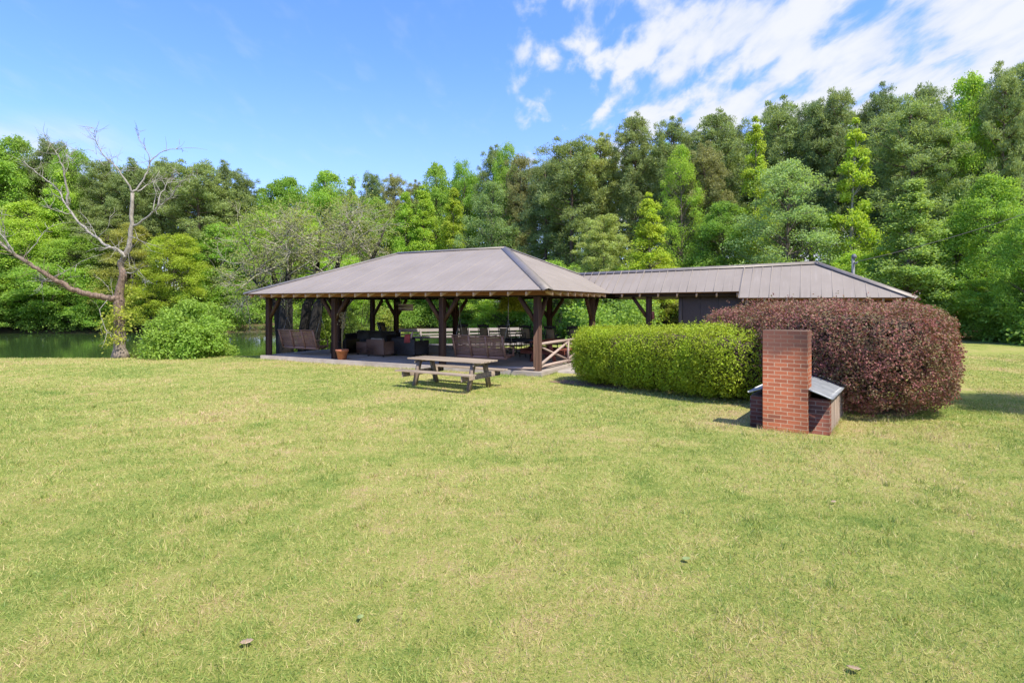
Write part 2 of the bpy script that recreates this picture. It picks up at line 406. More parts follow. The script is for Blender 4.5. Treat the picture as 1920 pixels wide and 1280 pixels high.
class MB:
    """collects polygons, links them as ONE mesh"""
    def __init__(s): s.v = []; s.f = []
    def poly(s, pts):
        i = len(s.v); s.v += [tuple(p) for p in pts]; s.f.append(list(range(i, i + len(pts))))
    def raw(s, vs, fs):
        i = len(s.v); s.v += [tuple(p) for p in vs]; s.f += [[a + i for a in f] for f in fs]
    def box(s, x0, x1, y0, y1, z0, z1, c=0.0):
        if c <= 0:
            vs = [(x, y, z) for z in (z0, z1) for y in (y0, y1) for x in (x0, x1)]
            s.raw(vs, [(0, 2, 3, 1), (4, 5, 7, 6), (0, 1, 5, 4), (2, 6, 7, 3), (0, 4, 6, 2), (1, 3, 7, 5)]); return s
        vs = []
        for ax in range(3):
            for sx in (0, 1):
                for sy in (0, 1):
                    for sz in (0, 1):
                        p = [(x0, x1)[sx], (y0, y1)[sy], (z0, z1)[sz]]
                        q = [(1, -1)[sx] * c, (1, -1)[sy] * c, (1, -1)[sz] * c]
                        q[ax] = 0
                        vs.append([p[k] + q[k] for k in range(3)])
        import itertools
        i = lambda a, sx, sy, sz: a * 8 + sx * 4 + sy * 2 + sz
        fs = []
        for ax in range(3):
            o = [k for k in range(3) if k != ax]
            for sd in (0, 1):
                q = []
                for (u, w) in ((0, 0), (1, 0), (1, 1), (0, 1)):
                    k = [0, 0, 0]; k[ax] = sd; k[o[0]] = u; k[o[1]] = w; q.append(i(ax, *k))
                fs.append(q if (sd == 1) == (ax != 1) else q[::-1])
        # edge quads between face planes a and b, along axis e
        for e in range(3):
            a, b = [k for k in range(3) if k != e]
            for sa in (0, 1):
                for sb in (0, 1):
                    k0 = [0, 0, 0]; k0[a] = sa; k0[b] = sb; k1 = list(k0); k1[e] = 1
                    fs.append([i(a, *k0), i(a, *k1), i(b, *k1), i(b, *k0)])
        for k in itertools.product((0, 1), repeat=3): fs.append([i(0, *k), i(1, *k), i(2, *k)])
        s.raw(vs, fs); return s
    def beam(s, a, b, w, h, up=(0, 0, 1)):
        a, b = Vector(a), Vector(b); d = (b - a).normalized(); u = Vector(up)
        if abs(d.dot(u)) > 0.98: u = Vector((0, 1, 0))
        sd = d.cross(u).normalized(); u = sd.cross(d).normalized()
        vs = [p + sd * sx * w / 2 + u * sz * h / 2 for p in (a, b) for sx, sz in ((-1, -1), (1, -1), (1, 1), (-1, 1))]
        s.raw(vs, [(0, 1, 2, 3), (7, 6, 5, 4), (0, 4, 5, 1), (1, 5, 6, 2), (2, 6, 7, 3), (3, 7, 4, 0)]); return s
    def tube(s, pts, rad, n=8, caps=True):
        pts = [Vector(p) for p in pts]
        if isinstance(rad, (int, float)): rad = [rad] * len(pts)
        base = len(s.v); prev = None
        for k, p in enumerate(pts):
            d = (pts[min(k + 1, len(pts) - 1)] - pts[max(k - 1, 0)]).normalized()
            ref = prev if prev is not None else (Vector((1, 0, 0)) if abs(d.x) < 0.8 else Vector((0, 1, 0)))
            a = (ref - d * ref.dot(d)).normalized(); b = d.cross(a); prev = a
            for j in range(n):
                t = 2 * PI * j / n
                s.v.append(tuple(p + (a * math.cos(t) + b * math.sin(t)) * rad[k]))
        for k in range(len(pts) - 1):
            for j in range(n):
                s.f.append([base + k * n + j, base + k * n + (j + 1) % n, base + (k + 1) * n + (j + 1) % n, base + (k + 1) * n + j])
        if caps:
            s.f.append([base + j for j in range(n)][::-1]); s.f.append([base + (len(pts) - 1) * n + j for j in range(n)])
        return s
    def lathe(s, prof, n=24, cx=0, cy=0):
        base = len(s.v)
        for r, z in prof:
            for j in range(n):
                t = 2 * PI * j / n; s.v.append((cx + r * math.cos(t), cy + r * math.sin(t), z))
        for k in range(len(prof) - 1):
            for j in range(n):
                s.f.append([base + k * n + j, base + k * n + (j + 1) % n, base + (k + 1) * n + (j + 1) % n, base + (k + 1) * n + j])
        s.f.append([base + j for j in range(n)][::-1]); s.f.append([base + (len(prof) - 1) * n + j for j in range(n)])
        return s
    def build(s, name, mat, parent=None, smooth=False, **kw):
        me = np_mesh(name, np.array(s.v, dtype=np.float32), [i for f in s.f for i in f], [len(f) for f in s.f], mat, smooth)
        return link(name, me, parent, **kw)

def copy_tree(o, parent=None):
    c = o.copy(); C.objects.link(c); c.parent = parent
    for ch in list(o.children): copy_tree(ch, c)
    return c

def unit(v): return v / np.maximum(np.linalg.norm(v, axis=1, keepdims=True), 1e-9)
def diamonds(cen, nrm, tan, L, W):
    """leaf shaped quads: centres, normals, tangents, lengths, widths"""
    nrm = unit(nrm); b = unit(np.cross(nrm, tan)); a = np.cross(b, nrm)
    L = np.reshape(L, (-1, 1)) * 0.5; W = np.reshape(W, (-1, 1)) * 0.5
    v = np.stack([cen - a * L, cen - b * W + a * L * 0.15, cen + a * L, cen + b * W + a * L * 0.15], axis=1).reshape(-1, 3)
    return v
def leaf_mesh(name, V, mat):
    n = len(V) // 4
    return np_mesh(name, V, np.arange(n * 4), np.full(n, 4), mat)
def rdir(rng, n):
    return unit(rng.normal(size=(n, 3)))
def vnoise(p, seed=0, k=1.0):
    """cheap smooth pseudo noise -1..1"""
    r = np.random.default_rng(seed); s = np.zeros(len(p))
    for i in range(7):
        w = r.normal(size=3) * k * (1 + 0.5 * i); ph = r.uniform(0, 6.28)
        s += np.sin(p @ w + ph) / (1 + 0.35 * i)
    return s / 3.2

# ------------------------------------------------------------------ ground, pond
def LW(x, y, z=0.0):
    """pavilion frame -> world"""
    return Vector((0.78 + 0.885 * x + 0.466 * y, 17.24 - 0.466 * x + 0.885 * y, z))
PRZ = -math.atan2(0.466, 0.885)
def pd(px, D): return ((px - 960) / 1060.0 * D, D)
WATER = -1.0
pond = np.array([(-150, 24.0), (-60, 24.0), (-30, 24.2), (-14, 24.6), (-9.5, 26.2), (-7.0, 30.2), (-2.0, 30.4), (3.0, 33.0), (6.5, 37.0),
                 (7.0, 43), (5.5, 50), (3.5, 58), (0, 70), (-8, 76), (-20, 70), (-32, 63.5), (-48, 62), (-64, 63.5), (-90, 60), (-150, 60)], dtype=float)
def sdist(P, poly):
    d = np.full(len(P), 1e9); inside = np.zeros(len(P), bool)
    n = len(poly)
    for i in range(n):
        a = poly[i]; b = poly[(i + 1) % n]; e = b - a; w = P - a
        t = np.clip((w @ e) / (e @ e), 0, 1); q = w - t[:, None] * e
        d = np.minimum(d, np.hypot(q[:, 0], q[:, 1]))
        c1 = (a[1] <= P[:, 1]) != (b[1] <= P[:, 1])
        xx = a[0] + (P[:, 1] - a[1]) / (e[1] if abs(e[1]) > 1e-9 else 1e-9) * e[0]
        inside ^= c1 & (P[:, 0] < xx)
    return np.where(inside, d, -d)
front = [pd(-900, 60), pd(-300, 66), pd(0, 68), pd(250, 67), pd(450, 72), pd(700, 84), pd(880, 80), pd(980, 66), pd(1050, 58), pd(1150, 52), pd(1300, 47), pd(1500, 43),
         pd(1700, 39), pd(1805, 35.5), pd(1920, 30.8), pd(2200, 26), pd(2700, 22), (60, 10), (70, -20)]
front = np.array(front)
def front_at(px):
    """depth of the edge of the wood on the bearing of px"""
    r = (px - 960) / 1060.0
    best = None
    for i in range(len(front) - 1):
        a, b = front[i], front[i + 1]
        # a + t(b-a) on line x = r y
        den = (b[0] - a[0]) - r * (b[1] - a[1])
        if abs(den) < 1e-9: continue
        t = (r * a[1] - a[0]) / den
        if -1e-6 <= t <= 1 + 1e-6:
            y = a[1] + t * (b[1] - a[1])
            if y > 0 and (best is None or y < best): best = y
    return best or 60
woodpoly = np.vstack([front, [(400, -20), (400, 500), (-400, 500), (-400, 60)]])
def smooth01(x): x = np.clip(x, 0, 1); return x * x * (3 - 2 * x)
def ground_z(P):
    P = np.atleast_2d(P)
    sd = sdist(P, pond)          # >0 inside the pond
    wd = sdist(P, woodpoly)      # >0 inside the wood
    far = smooth01((P[:, 1] - 40) / 12)
    rise = np.where(far > 0, -sd / (0.9 + 5.0 * far), -sd / 1.3)
    top = 0.0 + 0.35 * smooth01(wd / 10) + 0.10 * smooth01((P[:, 0] - 14) / 12) + 2.2 * smooth01(wd / 90)
    z = -1.12 + (top + 1.12) * smooth01(rise * 0.9 + 0.0)
    z = np.where(sd > 0, -1.12 - np.minimum(sd * 0.35, 1.2), z)
    und = 0.035 * np.sin(P[:, 0] * 0.43 + 1.3) * np.sin(P[:, 1] * 0.37 + 0.5)
    near = smooth01((P[:, 1] - 2) / 5) * smooth01((40 - P[:, 1]) / 10)
    # keep level by the slab
    z = z + np.where(sd > -3, 0, und * near * 0.6)
    return z
def gz(x, y): return float(ground_z(np.array([[x, y]]))[0])

def make_ground():
    xs = np.concatenate([np.linspace(-400, -60, 24), np.linspace(-58, -22, 30), np.linspace(-21.5, 24, 130), np.linspace(25, 60, 36), np.linspace(64, 400, 20)])
    ys = np.concatenate([np.linspace(-60, -1, 14), np.linspace(0, 21, 50), np.linspace(21.3, 36, 60), np.linspace(36.8, 82, 60), np.linspace(86, 500, 24)])
    X, Y = np.meshgrid(xs, ys); P = np.stack([X.ravel(), Y.ravel()], axis=1)
    Z = ground_z(P)
    V = np.column_stack([P, Z]); nx, ny = len(xs), len(ys)
    i = np.arange(nx * ny).reshape(ny, nx)
    F = np.stack([i[:-1, :-1], i[:-1, 1:], i[1:, 1:], i[1:, :-1]], axis=-1).reshape(-1, 4)
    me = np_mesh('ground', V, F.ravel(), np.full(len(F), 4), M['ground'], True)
    wd = sdist(P, woodpoly); sd = sdist(P, pond)
    fl = smooth01((wd + 0.5) / 1.0)
    farb = (P[:, 1] > 33) & (sd > -6)
    fl = np.where(farb, 1.0, fl)
    fl = np.maximum(fl, smooth01((sd + 0.6) / 0.5))
    fl = np.where((P[:, 0] < 16) & (P[:, 1] > 34), 1.0, fl)
    a = me.attributes.new('floor', 'FLOAT', 'POINT'); a.data.foreach_set('value', fl.astype(np.float32))
    return link('ground', me, kind='structure', label='sunlit lawn running down to the pond and wood')
make_ground()
wv = MB(); wv.poly([(-160, 20, WATER), (12, 20, WATER), (12, 85, WATER), (-160, 85, WATER)])
wv.build('pond_water', M['water'], kind='structure', label='still dark green pond reflecting the trees')

# lawn grass
def make_grass():
    rng = np.random.default_rng(5)
    C_, T_, L_, W_ = [], [], [], []
    def band(y0, y1, dens, L, W):
        area = 1.0 * (y1 * y1 - y0 * y0) + 9.0 * (y1 - y0)
        n = int(area * dens)
        y = rng.uniform(0, 1, int(n * 1.35)) * (y1 - y0) + y0
        y = y[rng.uniform(0, 1, len(y)) < (y + 4.5) / (y1 + 4.5)][:n]; n = len(y)
        x = rng.uniform(-1, 1, n) * (1.0 * y + 4.5)
        return x, y, n, L, W
    V = []
    for (y0, y1, d, L, W) in ((1.0, 2.6, 3000, 0.062, 0.0055), (2.6, 4.2, 7600, 0.060, 0.0050), (4.2, 6.5, 4900, 0.058, 0.0062), (6.5, 10, 2600, 0.058, 0.0085), (10, 15, 1300, 0.065, 0.012), (15, 24, 520, 0.060, 0.018)):
        x, y, n, L, W = band(y0, y1, d, L, W)
        P = np.stack([x, y], axis=1)
        # not under slab, grill or inside the hedges
        xl = (x - 0.78) * 0.885 - (y - 17.24) * 0.466; yl = (x - 0.78) * 0.466 + (y - 17.24) * 0.885
        bad = (xl > -12.2) & (xl < 0.4) & (yl > -0.35) & (yl < 10)
        bad |= (xl > 0.2) & (yl > 0.6) & (yl < 9) & (xl < 11)
        u = (x - 4.9) * 0.829 - (y - 9.4) * 0.559; w = (x - 4.9) * 0.559 + (y - 9.4) * 0.829
        bad |= (u > -1.0) & (u < 0.36) & (w > -0.02) & (w < 1.9)
        tuft = vnoise(np.column_stack([P, np.zeros(n)]), 3, 2.2)
        thin = vnoise(np.column_stack([P, np.zeros(n)]), 8, 5.0)
        keep = ~bad & (rng.uniform(0, 1, n) < 0.80 + 0.3 * thin) & (rng.uniform(0, 1, n) > (np.abs(x) - y - 0.8 + thin) / 3.7)
        x, y, P, tuft = x[keep], y[keep], P[keep], tuft[keep]; n = len(x)
        z = ground_z(P)
        base = np.column_stack([x, y, z - 0.004])
        az = rng.uniform(0, 2 * PI, n); lean = rng.uniform(0.05, 1.0, n) ** 0.7 * 1.40
        d = np.column_stack([np.cos(az) * np.sin(lean), np.sin(az) * np.sin(lean), np.cos(lean)])
        L = L * rng.uniform(0.45, 1.35, n) * (1 + 0.35 * tuft)
        sdv = unit(np.cross(d, rdir(rng, n)))
        wd = (W * rng.uniform(0.6, 1.3, n))[:, None]
        tip = base + d * L[:, None]
        tip[:, 2] -= 0.25 * L * np.sin(lean); tip[:, 2] = np.maximum(tip[:, 2], z + 0.004)
        V.append(np.stack([base - sdv * wd / 2, base + sdv * wd / 2, tip], axis=1).reshape(-1, 3))
    # longer untrimmed blades at the foot of things, and scattered coarse tufts
    spots = []
    def line(a, b, per):
        L_ = math.hypot(b[0] - a[0], b[1] - a[1])
        for k in range(int(L_ * per)):
            t = rng.uniform(); spots.append((a[0] + (b[0] - a[0]) * t, a[1] + (b[1] - a[1]) * t, 0.025, 3, 1.35, 0.006))
    ca, sa = math.cos(math.radians(36)), math.sin(math.radians(36))
    def G(x, y): return (4.91 + ca * x + sa * y, 9.40 - sa * x + ca * y)
    line(G(-.72, -.02), G(0.02, -.02), 90); line(G(.02, .08), G(.33, .08), 90); line(G(-.97, .08), G(-.72, .08), 90); line(G(.33, .1), G(.33, 2.1), 70)
    a_, b_ = LW(-12.1, -.31), LW(.28, -.31); line(a_, b_, 60); line(LW(.29, -.28), LW(.29, .9), 60)
    for (x_, y_) in ((-2.61, 15.14), (-1.09, 14.15), (-.62, 14.9), (-2.15, 15.85)):
        for k in range(14): spots.append((x_ + rng.normal() * .09, y_ + rng.normal() * .09, 0.02, 3, 1.3, 0.011))
    for k in range(420):
        y_ = math.sqrt(rng.uniform(2.8 ** 2, 12 ** 2)); x_ = rng.uniform(-.95, .95) * y_
        spots.append((x_, y_, rng.uniform(.03, .09), int(rng.uniform(12, 34)), rng.uniform(1.0, 1.5), 0.0050 + 0.0007 * y_))
    S = np.array([q for q in spots]); idx = np.repeat(np.arange(len(S)), S[:, 3].astype(int)); n = len(idx)
    x = S[idx, 0] + rng.normal(size=n) * S[idx, 2]; y = S[idx, 1] + rng.normal(size=n) * S[idx, 2]
    u = (x - 4.91) * ca - (y - 9.4) * sa; w = (x - 4.91) * sa + (y - 9.4) * ca
    ok = ~((u > -.95) & (u < .31) & (w > 0) & (w < 2.15)); x, y, idx = x[ok], y[ok], idx[ok]; n = len(x)
    z = ground_z(np.stack([x, y], axis=1)); base = np.column_stack([x, y, z - 0.004])
    az = rng.uniform(0, 2 * PI, n); lean = rng.uniform(0.05, 0.9, n)
    d = np.column_stack([np.cos(az) * np.sin(lean), np.sin(az) * np.sin(lean), np.cos(lean)]); L = 0.075 * S[idx, 4] * rng.uniform(.6, 1.2, n)
    sdv = unit(np.cross(d, rdir(rng, n))); wd = S[idx, 5][:, None]
    V.append(np.stack([base - sdv * wd / 2, base + sdv * wd / 2, base + d * L[:, None]], axis=1).reshape(-1, 3))
    V = np.concatenate(V)
    n = len(V) // 3
    print('blades', n)
    me = np_mesh('grass', V, np.arange(n * 3), np.full(n, 3), M['blade'])
    link('grass', me, kind='stuff', label='short yellow green lawn grass with straw coloured patches')
make_grass()
# ------------------------------------------------------------------ pavilion (one building: open hall and closed wing)
SL = 0.15            # slab top
pav = empty('pavilion', (0.78, 17.24, 0), PRZ, label='long open sided picnic pavilion with brown metal hip roof and dark timber posts', cat='pavilion')
b = MB(); b.box(-12.12, 0.26, -0.28, 7.6, -0.35, SL, 0.012)
b.build('slab', M['concrete'], pav)
b = MB(); b.box(0.262, 2.1, 0.9, 5.0, -0.3, 0.075, 0.01)
b.build('step', M['pale_concrete'], pav)

BT, BB = 2.70, 2.41   # beam top, bottom
def post(x, y, w=0.19, braces=('x',), top=BB, out=0.62, drop=0.78, bs=(-1, 1)):
    m = MB(); m.box(x - w / 2, x + w / 2, y - w / 2, y + w / 2, SL - 0.002, top - 0.002, 0.008)
    p = m.build('post', M['post'], pav)
    for ax in braces:
        for s in bs:
            m = MB()
            a = Vector((x, y, top - drop)); e = Vector((x, y, top - 0.01))
            if ax == 'x': a.x += s * w * 0.35; e.x += s * out
            else: a.y += s * w * 0.35; e.y += s * out
            m.beam(a, e, 0.11, 0.12, up=(0, 1, 0) if ax == 'x' else (1, 0, 0))
            m.build('brace', M['post'], p)
    return p
post(0, 0, 0.20, braces=('x',), bs=(-1,)); 
# inner brace of the corner post
c = [o for o in pav.children if o.name.startswith('post')][-1]
m = MB(); m.beam((0, 0.07, BB - 0.78), (0, 0.62, BB - 0.01), 0.11, 0.12, up=(1, 0, 0)); m.build('brace', M['post'], c)
post(-3.5, 0); post(-8.36, 0)
post(-11.95, 0, bs=(1,))
post(0, 4.87, braces=('y',))
post(-2.32, 6.1); post(-7.02, 6.1); post(-10.45, 6.1); post(-11.95, 6.1, bs=(1,)); post(-11.95, 3.85, braces=('y',))
pb = post(2.0, 5.55, bs=(-1,), top=2.47)
m = MB(); m.box(2.115, 2.19, 5.48, 5.62, 1.62, 1.92, 0.005); m.build('breaker_box', M['red_wood'], pb)

m = MB(); m.box(-12.08, 0.10, -0.07, 0.07, BB, BT, 0.005); m.build('beam', M['beam'], pav)
m = MB(); m.box(-0.07, 0.07, 0.075, 8.3, BB + 0.003, BT, 0.005); m.build('beam', M['beam'], pav)
m = MB(); m.box(-12.02, -11.88, 0.075, 6.025, BB + 0.003, BT, 0.005); m.build('beam', M['beam'], pav)
m = MB(); m.box(-12.08, -0.075, 6.03, 6.17, BB, BT, 0.005); m.build('beam', M['beam'], pav)
m = MB(); m.box(0.075, 5.0, 5.47, 5.63, 2.475, 2.62, 0.005); m.build('beam', M['beam'], pav)
# low ceiling joists seen from under the eave
for k, x in enumerate(np.arange(-11.4, -0.3, 1.83)):
    m = MB(); m.box(x - 0.04, x + 0.04, 0.08, 6.02, BB + 0.05, BB + 0.20); m.build('joist', M['beam'], pav)

# ---- main roof
ZE, ZR = 2.60, 4.415
E0 = Vector((-12.60, -0.65, ZE)); E1 = Vector((0.65, -0.65, ZE)); E2 = Vector((0.65, 8.55, ZE)); E3 = Vector((-12.60, 8.55, ZE))
RR = Vector((-3.28, 3.95, ZR)); RL = Vector((-8.57, 3.95, ZR))
# ---- wing roof
V0 = Vector((0.65, 5.17, 2.60)); V1 = Vector((5.26, 5.17, 2.625)); Q = Vector((-1.19, 6.5, 3.45)); WR = Vector((7.55, 6.5, 3.62))
B0 = Vector((0.0, 8.2, 2.40)); B1 = Vector((10.15, 8.27, 2.38))
X0 = Vector((5.20, 4.77, 2.40)); X1 = Vector((10.15, 4.73, 2.38)); XM = Vector((5.20, 6.5, 3.574))

def slope_sheet(polys, name, under=0.0, mat=None, spacing=0.3048, ribh=0.006, ribw=0.016, parent=None):
    """metal sheet: polys = list of (vertices, eave direction a->b first two vertices)"""
    m = MB()
    for P in polys:
        P = [Vector(p) for p in P]
        n = (P[1] - P[0]).cross(P[2] - P[1]).normalized()
        if n.z < 0: n = -n
        t = 0.006
        m.poly(P if (P[1] - P[0]).cross(P[2] - P[1]).z > 0 else P[::-1])
        Pu = [p - n * t for p in P]
        m.poly(Pu[::-1])
        for i in range(len(P)):
            j = (i + 1) % len(P); m.poly([P[i], Pu[i], Pu[j], P[j]])
        e = (P[1] - P[0]); Le = e.length; e.normalize(); w = n.cross(e); 
        if w.z < 0: w = -w
        q = [((p - P[0]).dot(e), (p - P[0]).dot(w)) for p in P]
        lo = min(a for a, _ in q); hi = max(a for a, _ in q)
        k = 0; cpos = lo + 0.05
        while cpos < hi:
            ws = []
            for i in range(len(q)):
                (a1, b1), (a2, b2) = q[i], q[(i + 1) % len(q)]
                if (a1 - cpos) * (a2 - cpos) < 0: ws.append(b1 + (cpos - a1) / (a2 - a1) * (b2 - b1))
            if len(ws) >= 2:
                w0, w1 = min(ws) - 0.012, max(ws)
                if w1 - w0 > 0.08:
                    big = (k % 3 == 0)
                    rw, rh = (ribw * 1.2, ribh * 1.7) if big else (ribw * 0.8, ribh * 0.5)
                    a = P[0] + e * cpos + w * w0; bb = P[0] + e * cpos + w * (w1 - 0.02)
                    vs = [a - e * rw, a + e * rw, a + e * rw * 0.4 + n * rh, a - e * rw * 0.4 + n * rh,
                          bb - e * rw, bb + e * rw, bb + e * rw * 0.4 + n * rh, bb - e * rw * 0.4 + n * rh]
                    m.raw(vs, [(3, 2, 1, 0), (4, 5, 6, 7), (1, 2, 6, 5), (2, 3, 7, 6), (3, 0, 4, 7)])
            cpos += spacing; k += 1
    return m.build(name, mat or M['roof'], parent)
roof = slope_sheet([[E0, E1, RR, RL], [E1, V0, Q, RR], [E2, E3, RL, RR], [E3, E0, RL]], 'roof', parent=pav)
# the piece of the right hand slope behind the wing ridge
wroof = slope_sheet([[V0, V1, XM + Vector((0, 0, -0.0)), Q], [X0, X1, WR, XM], [X1, B1, WR], [B1, B0, Q, WR]], 'wing_roof', parent=pav)
def cap(a, b, name='ridge_cap', w=0.15, parent=None, lift=0.03, dn=0.34):
    a, b = Vector(a), Vector(b); d = (b - a).normalized(); s = d.cross(Vector((0, 0, 1))).normalized(); u = Vector((0, 0, 1))
    m = MB(); vs = []
    for p in (a - d * 0.02, b + d * 0.02):
        for o, z in ((-w, lift - w * dn), (0, lift + 0.015), (w, lift - w * dn)):
            vs.append(p + s * o + u * z)
        for o, z in ((-w, lift - w * dn - 0.012), (0, lift), (w, lift - w * dn - 0.012)):
            vs.append(p + s * o + u * z)
    m.raw(vs, [(0, 1, 7, 6), (1, 2, 8, 7), (3, 9, 10, 4), (4, 10, 11, 5), (0, 6, 9, 3), (2, 5, 11, 8), (0, 3, 4, 1), (1, 4, 5, 2), (6, 7, 10, 9), (7, 8, 11, 10)])
    return m.build(name, M['roof_cap'], parent)
cap(RL, RR, parent=roof); cap(E1 + Vector((0, 0, .01)), RR, parent=roof, dn=0.30, w=0.17); cap(E0 + Vector((0, 0, .01)), RL, parent=roof, dn=0.30, w=0.17)
cap(E2, RR, parent=roof, dn=0.30); cap(E3, RL, parent=roof, dn=0.30)
cap(Q, WR, parent=wroof, dn=0.55); cap(X1, WR, parent=wroof, dn=0.42); cap(B1, WR, parent=wroof, dn=0.42)

# timber boards under the metal
def boards(polys, name, parent, off=0.03, th=0.02, mat='soffit'):
    m = MB()
    for P in polys:
        P = [Vector(p) for p in P]; c = sum(P, Vector()) / len(P)
        P = [c + (p - c) * (1 - 0.03 / max((p - c).length, 0.2)) for p in P]
        n = (P[1] - P[0]).cross(P[2] - P[1]).normalized()
        if n.z < 0: n = -n; P = P[::-1]
        a = [p - n * off for p in P]; d = [p - n * (off + th) for p in P]
        m.poly(a); m.poly(d[::-1])
        for i in range(len(P)):
            j = (i + 1) % len(P); m.poly([a[i], d[i], d[j], a[j]])
    return m.build(name, M[mat], parent)
boards([[E0, E1, RR, RL], [E1, V0, Q, RR], [E3, E0, RL], [E2, E3, RL, RR]], 'roof_boards', pav)
boards([[V0, V1, XM, Q], [X0, X1, WR, XM], [X1, B1, WR]], 'roof_boards', pav)
# soffit return between beam and boards, seen as the orange band above the beam
SF = 0.395
def rafter_front(x, y0, y1, ze, slope, parent, w=0.05, h=0.14):
    """rafter tail running back from the eave at y0 up to y1"""
    m = MB(); z0 = ze - 0.055; z1 = ze - 0.055 + slope * (y1 - y0)
    vs = []
    for xx in (x - w / 2, x + w / 2):
        vs += [(xx, y0, z0), (xx, y0, z0 - h * 0.85), (xx, y1, z1 - h), (xx, y1, z1)]
    m.raw(vs, [(0, 1, 2, 3), (7, 6, 5, 4), (0, 4, 5, 1), (1, 5, 6, 2), (2, 6, 7, 3), (3, 7, 4, 0)])
    return m.build('rafter', M['rafter'], parent)
for k in range(21):
    x = -12.3 + k * 0.61
    dl = min(1.55, 0.9 * min(x + 12.6, 0.65 - x) - 0.12)
    if dl > 0.1: rafter_front(x, -0.60, -0.60 + dl, ZE, SF, pav)
def rafter_side(y, x0, x1, ze, slope, w=0.05, h=0.14):
    m = MB(); z0 = ze - 0.055; z1 = z0 + slope * abs(x1 - x0); vs = []
    for yy in (y - w / 2, y + w / 2):
        vs += [(x0, yy, z0), (x0, yy, z0 - h * 0.85), (x1, yy, z1 - h), (x1, yy, z1)]
    m.raw(vs, [(0, 1, 2, 3), (7, 6, 5, 4), (0, 4, 5, 1), (1, 5, 6, 2), (2, 6, 7, 3), (3, 7, 4, 0)])
    return m.build('rafter', M['rafter'], pav)
for k in range(9): rafter_side(-0.20 + k * 0.61, 0.60, 0.60 - min(1.2, 0.75 * (0.45 + k * 0.61) - 0.1), ZE, 0.455)
for k in range(7): rafter_front(1.05 + k * 0.68, 5.22, 6.0, 2.61, 0.62, pav)
for k in range(8): rafter_front(5.35 + k * 0.66, 4.80, 4.80 + min(0.8, 0.6 * (10.15 - 5.35 - k * 0.66)), 2.40, 0.64, pav)
for (a, b_) in (((-12.2, -0.22), (0.22, -0.22)), ((0.22, -0.20), (0.22, 5.1))):
    m = MB(); m.beam((a[0], a[1], 2.56), (b_[0], b_[1], 2.56), 0.03, 0.22); m.build('blocking', M['soffit'], pav)
m = MB(); m.beam((0.75, 5.36, 2.53), (5.2, 5.36, 2.53), 0.03, 0.15); m.build('blocking', M['beam'], pav)
# board closing the gap over the beam (dark band with orange boards above it)
m = MB(); m.box(-11.9, -0.1, 0.075, 0.095, BT, 2.82); m.build('frieze_board', M['soffit'], pav)
m = MB(); m.box(-0.095, -0.075, 0.3, 5.0, BT, 2.84); m.build('frieze_board', M['soffit'], pav)

# ---- wing walls
m = MB(); m.box(3.10, 8.9, 5.60, 5.72, 0.0, 2.80); m.box(8.902, 9.7, 5.60, 5.72, 0.0, 2.46); m.box(3.10, 3.22, 5.72, 7.75, 0.0, 2.55); m.box(9.58, 9.70, 5.722, 7.75, 0.0, 2.45); m.box(3.22, 9.578, 7.63, 7.75, 0.0, 2.45)
wall = m.build('wall', M['wall'], pav)
m = MB(); m.box(3.08, 3.20, 5.575, 5.60, 0.0, 2.62); m.build('corner_board', M['wall'], wall)
for x in (3.82, 4.44): 
    m = MB(); m.box(x, x + 0.02, 5.592, 5.60, 0.0, 2.62); m.build('batten', M['wall'], wall)
wf = MB(); wf.box(4.58, 5.72, 5.560, 5.598, 2.06, 2.13); wf.box(4.58, 4.64, 5.565, 5.598, 1.15, 2.06); wf.box(5.66, 5.72, 5.565, 5.598, 1.15, 2.06); wf.box(4.56, 5.74, 5.555, 5.598, 1.09, 1.15)
win = wf.build('window', M['trim'], wall)
m = MB(); m.box(4.64, 5.66, 5.580, 5.596, 1.15, 2.06); m.build('pane', M['window_glass'], win)
for x in (5.45, 6.9, 8.4, 9.6):
    m = MB(); m.box(x - .045, x + .045, 4.93, 5.02, 0.0, 2.40); m.build('eave_post', M['rafter'], pav)
m = MB(); m.box(5.3, 10.0, 4.94, 5.01, 2.30, 2.395); m.build('eave_beam', M['soffit'], pav)

# ------------------------------------------------------------------ rail along the right side
rail = empty('log_railing', LW(0, 0.1, SL), PRZ, label='peeled log railing with crossed braces beside the corner post', cat='railing')
bays = [(0.0, 2.35), (2.35, 4.66)]
for (y0, y1) in bays:
    for (a, c, r) in (((0, y0, 0.80), (0, y1, 0.80), 0.045), ((0, y0, 0.10), (0, y1, 0.10), 0.045)):
        m = MB(); m.tube([a, ((a[0] + c[0]) / 2 + .008, (a[1] + c[1]) / 2, (a[2] + c[2]) / 2 + .01), c], [r, r * 1.1, r], 8); m.build('rail', M['log'], rail, True)
    m = MB(); m.tube([(0.012, y0 + 0.05, 0.16), (0.012, y1 - 0.05, 0.75)], [0.05, 0.038], 8); m.build('cross_brace', M['log'], rail, True)
    m = MB(); m.tube([(-0.04, y0 + 0.05, 0.75), (-0.04, y1 - 0.05, 0.16)], [0.032, 0.036], 8); m.build('cross_brace', M['log'], rail, True)
m = MB(); m.tube([(0, 2.35, 0.0), (0, 2.35, 0.84)], 0.045, 8); m.build('baluster', M['log'], rail, True)
m = MB(); m.tube([(-3.2, -0.12, 0.03), (-0.12, -0.06, 0.075)], 0.035, 8)
lg = m.build('loose_log', M['log'], None, True, label='thin peeled pole lying along the slab edge by the corner post', cat='log')
lg.location = LW(0, -.02, SL + 0.005); lg.rotation_euler = (0, 0, PRZ); lg.scale = (0.42, 1, 1)

